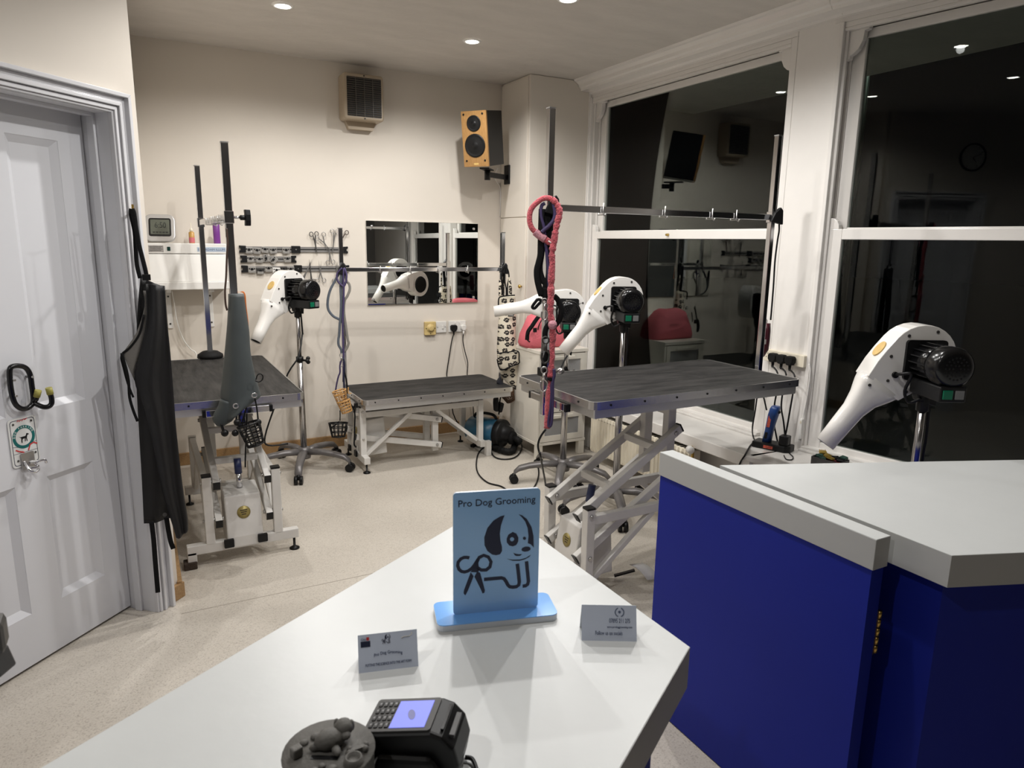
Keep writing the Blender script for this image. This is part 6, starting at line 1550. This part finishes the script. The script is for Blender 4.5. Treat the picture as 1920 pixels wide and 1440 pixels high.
snap(t, (1.4247, 2.3556, 1.1208), s=1.6, m='greyprim')
t = lead('strap_lead', 'black lead ending in a slim trigger hook just above the table edge', [(1.4416, 2.3584, 1.0793), (1.4348, 2.3621, 1.0539), (1.4280, 2.3658, 1.0284), (1.4274, 2.3661, 1.0071)], .012, M['strap'], .4, VR, group=G4)
snap(t, (1.4226, 2.3567, 0.9997), s=1.5, m='steel')
t = lead('strap_lead', 'black lead with a small silver snap hook beside the pink lead', [(1.4283, 2.3763, 1.3263), (1.4306, 2.3751, 1.3018), (1.4283, 2.3763, 1.2772)], .009, M['strap'], .4, VR, group=G4)
snap(t, (1.4243, 2.3685, 1.2744), s=1.3, m='steel')
o = MB().tube(smooth_pts([(1.7984, 2.9509, 0.5633), (1.7795, 2.9611, 0.5310), (1.7680, 2.9673, 0.4987), (1.7656, 2.9686, 0.4701), (1.7723, 2.9650, 0.4380), (1.7788, 2.9615, 0.4129)] + [V((2.06, 3.35, .012)), V((2.0, 3.40, .007))]), .0055, 8).build('dryer_cable', M['black'])
tag(o, 'black cable curving down behind the window table to the wheeled dryer base', 'cable')

# ------------------------------------------------------------------ on the reception counter
SO, SX_ = (V((0.4287, 0.9874, 0.8820)), V((0.9601, -0.2795, 0.0000)))
SN = V((SX_.y, -SX_.x, 0))
FSI = (SO, SX_, V((0, 0, 1)), SN); SWd = 0.1467; SH = .217
t = thing('counter_sign', 'sky blue acrylic sign reading Pro Dog Grooming standing on the angled counter', 'sign', (SO.x, SO.y, CT))
c0 = SO + SX_ * (SWd / 2)
BF = (V((c0.x, c0.y, CT)), SX_, -SN, V((0, 0, 1)))
MB().prism(rrect(-.103, -.030, .103, .048, .012, 5), BF, 0.0, .0105).build('base', M['signedge'], t, bevel=.0006)
MB().prism(rrect(-.103, -.030, .103, .048, .012, 5), BF, .0105, .012).build('base_face', M['signbase'], t)
MB().prism(rrect(0, 0, SWd, SH, .006, 4), FSI, -.0055, -.0006).build('plate', M['signedge'], t)
pf = MB().prism(rrect(0, 0, SWd, SH, .006, 4), FSI, -.0006, 0).build('plate_face', M['signface'], t)
text('Pro Dog Grooming', (SO + SX_ * (SWd * .058) + V((0, 0, .1925)), SX_, V((0, 0, 1)), SN), SWd * .885, M['ink'], t, d0=.0001)
def dogmark(fr, t, k=1.0, dx=0, dy=0, m=None):
    m = m or M['ink']
    T_ = lambda P: [(dx + x * k, dy + y * k) for (x, y) in P]
    lg = MB()
    def poly(P): lg.prism(T_(P), fr, .0001, .0005)
    poly([(0.0858, 0.1728), (0.0790, 0.1716), (0.0671, 0.1647), (0.0571, 0.1525), (0.0520, 0.1363), (0.0526, 0.1220), (0.0574, 0.1115), (0.0654, 0.1046), (0.0723, 0.1028), (0.0791, 0.1040), (0.0823, 0.1095), (0.0822, 0.1172), (0.0793, 0.1282), (0.0782, 0.1414), (0.0799, 0.1555), (0.0834, 0.1666)])
    poly([(0.1101, 0.1728), (0.1159, 0.1707), (0.1241, 0.1637), (0.1324, 0.1492), (0.1363, 0.1321), (0.1372, 0.1108), (0.1348, 0.1144), (0.1314, 0.1180), (0.1268, 0.1201), (0.1279, 0.1328), (0.1260, 0.1473), (0.1214, 0.1596), (0.1153, 0.1677)])
    eye = [(0.1003, 0.1421), (0.1066, 0.1388), (0.1101, 0.1318), (0.1100, 0.1246), (0.1069, 0.1186), (0.1007, 0.1164), (0.0945, 0.1186), (0.0905, 0.1242), (0.0902, 0.1309), (0.0931, 0.1379)]
    hole = [(0.0993, 0.1333), (0.1014, 0.1324), (0.1030, 0.1304), (0.1031, 0.1280), (0.1015, 0.1257), (0.0994, 0.1252), (0.0974, 0.1260), (0.0957, 0.1286), (0.0957, 0.1307), (0.0973, 0.1328)]
    lg.ring(T_(eye), T_(hole), fr, .0001, .0005)
    poly([(0.1207, 0.1321), (0.1228, 0.1310), (0.1236, 0.1290), (0.1229, 0.1272), (0.1209, 0.1264), (0.1188, 0.1275), (0.1180, 0.1295), (0.1187, 0.1313)])
    poly([(0.1159, 0.1086), (0.1172, 0.1119), (0.1227, 0.1139), (0.1285, 0.1134), (0.1316, 0.1112), (0.1312, 0.1074), (0.1271, 0.1053), (0.1217, 0.1050), (0.1178, 0.1063)])
    poly([(0.1021, 0.1047), (0.1056, 0.1025), (0.1114, 0.1008), (0.1172, 0.1008), (0.1137, 0.0982), (0.1079, 0.0982), (0.1044, 0.0999)])
    poly([(0.0914, 0.0945), (0.1011, 0.0919), (0.1139, 0.0911), (0.1243, 0.0934), (0.1323, 0.0983), (0.1296, 0.0949), (0.1231, 0.0913), (0.1127, 0.0892), (0.1011, 0.0902)])
    lg.stroke(T_([(0.0268, 0.1017), (0.0225, 0.1030), (0.0180, 0.1033), (0.0125, 0.1010), (0.0082, 0.0958), (0.0073, 0.0895), (0.0095, 0.0825), (0.0140, 0.0783), (0.0192, 0.0769), (0.0248, 0.0783), (0.0304, 0.0819), (0.0349, 0.0870), (0.0388, 0.0932), (0.0423, 0.0989)]), .0055 * k, fr, .0001, .0005)
    ro = [(a, b) for a, b in [(0.0513, 0.1070), (0.0609, 0.1026), (0.0665, 0.0920), (0.0643, 0.0806), (0.0566, 0.0745), (0.0463, 0.0754), (0.0384, 0.0812), (0.0374, 0.0921), (0.0416, 0.1033)]]
    ri = [(a, b) for a, b in [(0.0514, 0.1015), (0.0575, 0.0983), (0.0610, 0.0913), (0.0595, 0.0842), (0.0547, 0.0802), (0.0479, 0.0808), (0.0429, 0.0849), (0.0422, 0.0917), (0.0451, 0.0987)]]
    lg.ring(T_(ro), T_(ri), fr, .0001, .0005)
    poly([(0.0293, 0.0760), (0.0343, 0.0832), (0.0388, 0.0884), (0.0452, 0.0789), (0.0411, 0.0744)])
    poly([(0.0293, 0.0755), (0.0343, 0.0682), (0.0249, 0.0436), (0.0204, 0.0343), (0.0174, 0.0382), (0.0181, 0.0443)])
    poly([(0.0402, 0.0755), (0.0452, 0.0733), (0.0536, 0.0408), (0.0527, 0.0360), (0.0495, 0.0351), (0.0472, 0.0415), (0.0357, 0.0669)])
    lg.stroke(T_([(0.0521, 0.0605), (0.0681, 0.0605), (0.0819, 0.0605), (0.0866, 0.0586), (0.0901, 0.0533), (0.0932, 0.0467), (0.0965, 0.0429), (0.1019, 0.0416), (0.1082, 0.0418), (0.1123, 0.0444), (0.1132, 0.0500), (0.1115, 0.0661), (0.1091, 0.0839)]), .0060 * k, fr, .0001, .0005)
    lg.stroke(T_([(0.1192, 0.0417), (0.1246, 0.0420), (0.1280, 0.0444), (0.1293, 0.0497), (0.1276, 0.0647), (0.1251, 0.0870)]), .0060 * k, fr, .0001, .0005)
    return lg.build('dog_logo', m, t)
dogmark(FSI, t)

def tent_card(label, a, b, h, lines):
    a = V((a[0], a[1], CT)); b = V((b[0], b[1], CT)); ex = (b - a).normalized(); w = (b - a).length
    n = V((ex.y, -ex.x, 0)); t = thing('tent_card', label, 'card', (a + b) / 2, 0, 'tent cards on the counter')
    lean = (V((0, 0, 1)) * .93 - n * .36).normalized()
    ez = ex.cross(lean)
    f0 = (a, ex, lean, ez)
    MB().prism([(0, 0), (w, 0), (w, h), (0, h)], f0, -.0004, 0).build('front_face', M['card'], t)
    top = a + lean * h; bl = (V((0, 0, 1)) * .93 + n * .36).normalized()
    bb = a - n * (2 * h * .36)
    MB().prism([(0, 0), (w, 0), (w, h), (0, h)], (bb, ex, bl, ex.cross(bl)), -.0004, 0).build('rear_face', M['signedge'], t)
    return t, f0, w
t, f, w = tent_card('small pale blue tent card with dog logo, left of the blue sign', (.246, .918), (.331, .895), .054, None)
sub = lambda f, x, y: (f[0] + f[1] * x + f[2] * y, f[1], f[2], f[3])
dogmark(f, t, .098, .0345, .0345, M['ink'])
text('Pro Dog Grooming', sub(f, .044, .0235), .042, M['inkgrey'], t, align='CENTER', height=.006, d0=.0002, arc=-6.5)
text('PUTTING THE SCIENCE INTO THE ART FORM', sub(f, .044, .008), .068, M['inkgrey'], t, align='CENTER', height=.0038, d0=.0002)
MB().prism([(.004, .036), (.018, .036), (.018, .0445), (.004, .0445)], f, .0001, .0004).build('emblem_block', M['ink'], t)
MB().prism([(.0125, .0455), (.0165, .0455), (.0165, .050), (.0125, .050)], f, .0001, .0004).build('emblem_square', M['red'], t)
text('City', sub(f, .0045, .046), .0075, M['inkgrey'], t, height=.004, d0=.0002)
MB().stroke([(.064, .044), (.068, .0455), (.076, .0455), (.080, .048), (.080, .051)], .0014, f, .0001, .0004).build('pale_mark', M['white'], t)
MB().stroke([(.0645, .0432), (.0685, .0447), (.0765, .0447)], .0006, f, .0002, .0005).build('mark_outline', M['inkgrey'], t)
t, f, w = tent_card('small pale blue tent card with phone number, right of the blue sign', (.591, .841), (.669, .798), .056, None)
text('07895 211 275', sub(f, .0615, .0285), .034, M['inkgrey'], t, align='CENTER', height=.0068, d0=.0002)
text('www.prodoggrooming.com', sub(f, .0615, .0205), .041, M['inkgrey'], t, align='CENTER', height=.0042, d0=.0002)
text('Follow us on socials', sub(f, .044, .0095), .044, M['inkgrey'], t, align='CENTER', height=.0060, d0=.0002)
wr = MB()
for sg in (-1, 1):
    for j in range(7):
        a = math.radians(-60 + j * 20); cx_, cy_ = .0615 + sg * .0070 * math.cos(a), .045 + .0068 * math.sin(a)
        wr.prism(circ(cx_, cy_, .0017, 8, .0008, rot=(a + 1.2) * sg), f, .0001, .0004)
stuff(wr.build('laurel_wreath', M['inkgrey'], t))
MB().prism(circ(.0615, .0455, .0022, 12), f, .0001, .0004).build('wreath_centre', M['inkgrey'], t)

# card reader: body on a dark base, slanted top with keypad and lit screen
RU = V((.80, -.60, 0)); RV = V((-.875, -.484, 0)); RV = (RV - RU * RV.dot(RU)).normalized()
ro_ = V((.228, .758, CT))
t = thing('card_reader', 'black card payment terminal with a lit violet-blue screen on the counter', 'card reader', ro_ + RU * .06 + RV * .03)
fr = (ro_, RU, V((0, 0, 1)), -RV)
prof = [(.0, .050), (-.004, .062), (.082, .076), (.096, .072), (.110, .058), (.116, .036), (.112, .012), (.104, 0), (.012, 0), (.006, .03)]
MB().prism(prof, fr, -.062, .006).build('body', M['black'], t, bevel=.005, seg=3)
up = (RU * .086 + V((0, 0, .014))).normalized()
tn = up.cross(-RV * -1).normalized()
if tn.z < 0: tn = -tn
FT_ = (ro_ + V((0, 0, .0627)) - RU * .004, up, RV, tn)
fp = MB().prism(rrect(.004, -.002, .086, .058, .004), FT_, -.001, .001).build('top_face', M['charcoal'], t)
sc2 = MB().prism([(.0345, .004), (.078, .004), (.078, .053), (.0345, .053)], FT_, .001, .0016).build('screen', M['screen'], t)
MB().prism(circ(.056, .030, .010, 16, .0045, rot=1.2), FT_, .0016, .0018).build('screen_mark', M['screenmark'], sc2)
for r in range(4):
    for c_ in range(4):
        x, y = .008 + r * .0066, .004 + c_ * .0128
        kq = MB().prism(rrect(x, y, x + .0048, y + .0095, .001, 2), FT_, .001, .0022).build('key', M['black'], t)
        MB().prism([(x + .0012, y + .003), (x + .0034, y + .003), (x + .0034, y + .0065), (x + .0012, y + .0065)], FT_, .0022, .0024).build('key_mark', M['greybutton'], kq)
MB().bar(ro_ + RU * .094 + RV * .006 + V((0, 0, .0745)), ro_ + RU * .094 + RV * .052 + V((0, 0, .0745)), .0035, .0035).build('ridge', M['blackgloss'], t)
MB().bar(ro_ + RU * .105 + RV * .010 + V((0, 0, .066)), ro_ + RU * .105 + RV * .050 + V((0, 0, .066)), .006, .005).build('paper_slot', M['charcoal'], t)
fr2 = (ro_ + RV * .062, RU, V((0, 0, 1)), -RV)
MB().prism([(.014, 0), (.10, 0), (.106, .02), (.085, .05), (.02, .045), (.012, .02)], fr2, -.012, .0).build('rear_grip', M['black'], t, bevel=.006)
o = MB().tube(smooth_pts([(0.3122, 0.6837, 0.8755), (0.3187, 0.6773, 0.8755), (0.3169, 0.6613, 0.8755), (0.3112, 0.6450, 0.8755)]), .0028, 6).build('reader_cable', M['black'])
tag(o, 'thin black cable leaving the card reader over the counter', 'cable')

# dog-themed money box
mc = V((.147, .683, CT))
t = thing('money_box', 'round grey resin dog money box with a coin slot, beside the card reader', 'money box', mc)
tz = .079
MB().lathe([(0, 0), (.046, 0), (.049, .004), (.049, tz - .004), (.0505, tz - .002), (.050, tz), (0, tz)], mc, (0, 0, 1), 32).build('drum', M['resin'], t)
top = mc + V((0, 0, tz))
MX = V((.87, -.49, 0)); MY = V((.49, .87, 0))
def mp(x, y, z=0): return top + MX * x + MY * y + V((0, 0, z))
MB().prism([(-.016, -.016), (.014, -.016), (.014, -.010), (-.016, -.010)], (top, MX, MY, V((0, 0, 1))), 0, .0006).build('coin_slot', M['black'], t)
dg_ = MB(); 
dg_.sphere(mp(.0, .006, .008), .014, (1.3, .9, .8)); dg_.sphere(mp(.012, .018, .014), .011, (1, 1, .9)); dg_.sphere(mp(.016, .010, .011), .006, (1, 1.2, .8))
dg_.sphere(mp(.020, .022, .014), .005, (.7, .8, 1.4)); dg_.sphere(mp(.003, .023, .014), .005, (.7, .8, 1.4))
dg_.sphere(mp(-.012, .0, .004), .007, (1.4, .8, .7)); dg_.sphere(mp(.010, -.006, .004), .006, (.8, 1.5, .7))
dg_.build('lying_dog', M['resin'], t)
bn = MB()
bn.bar(mp(.026, -.006, .003), mp(.040, .002, .003), .005, .005); 
for (x, y) in ((.025, -.009), (.024, -.003), (.041, -.001), (.040, .005)): bn.sphere(mp(x, y, .003), .0038, n=8, rings=6)
bn.build('bone', M['resin'], t)
MB().lathe([(.011, 0), (.009, .007), (.0075, .007), (.007, .003), (0, .003)], mp(.032, -.018), (0, 0, 1), 16, caps=False).build('food_bowl', M['resin'], t)
MB().obox(Matrix.Translation(mp(-.032, -.012, .006)) @ Matrix.Rotation(.3, 4, 'Z'), .012, .010, .012).build('kennel', M['resin'], t, bevel=.002)
for k, (x, y, r) in enumerate(((-.020, .018, .006), (-.012, .026, .005), (-.030, .008, .005), (-.036, .002, .0035), (.012, -.030, .006), (-.006, -.034, .005), (.0, -.026, .004))):
    MB().sphere(mp(x, y, .001), r, (1, 1, .6), n=10, rings=6).build('paw_pebble', M['resin'], t)
# dark post with a bracket at the left edge of the picture
t = thing('barrier_post', 'dark grey post with a bulky bracket at the extreme left edge of the photo', 'post', V((-0.2021, 0.9645, 0.8559)))
pp = V((-0.1949, 0.9706, 0.9094))
MB().cyl((pp.x, pp.y, 0), (pp.x + .012, pp.y, .78), .014, None, 14).build('post', M['greyprim'], t)
bq = V((-0.1775, 0.9612, 1.0194)); pp = V((bq.x - .006, bq.y, 0))
MB().box((pp.x - .03, pp.y - .02, bq.z - .012), (pp.x + .012, pp.y + .02, bq.z + .03)).build('bracket', M['greyprim'], t, bevel=.008)
MB().prism([(-.02, -.045), (.012, -.040), (.004, -.012), (-.02, -.012)], (V((pp.x, pp.y, bq.z)), VR, V((0, 0, 1)), -VF), -.015, .015).build('catch', M['charcoal'], t, bevel=.003)
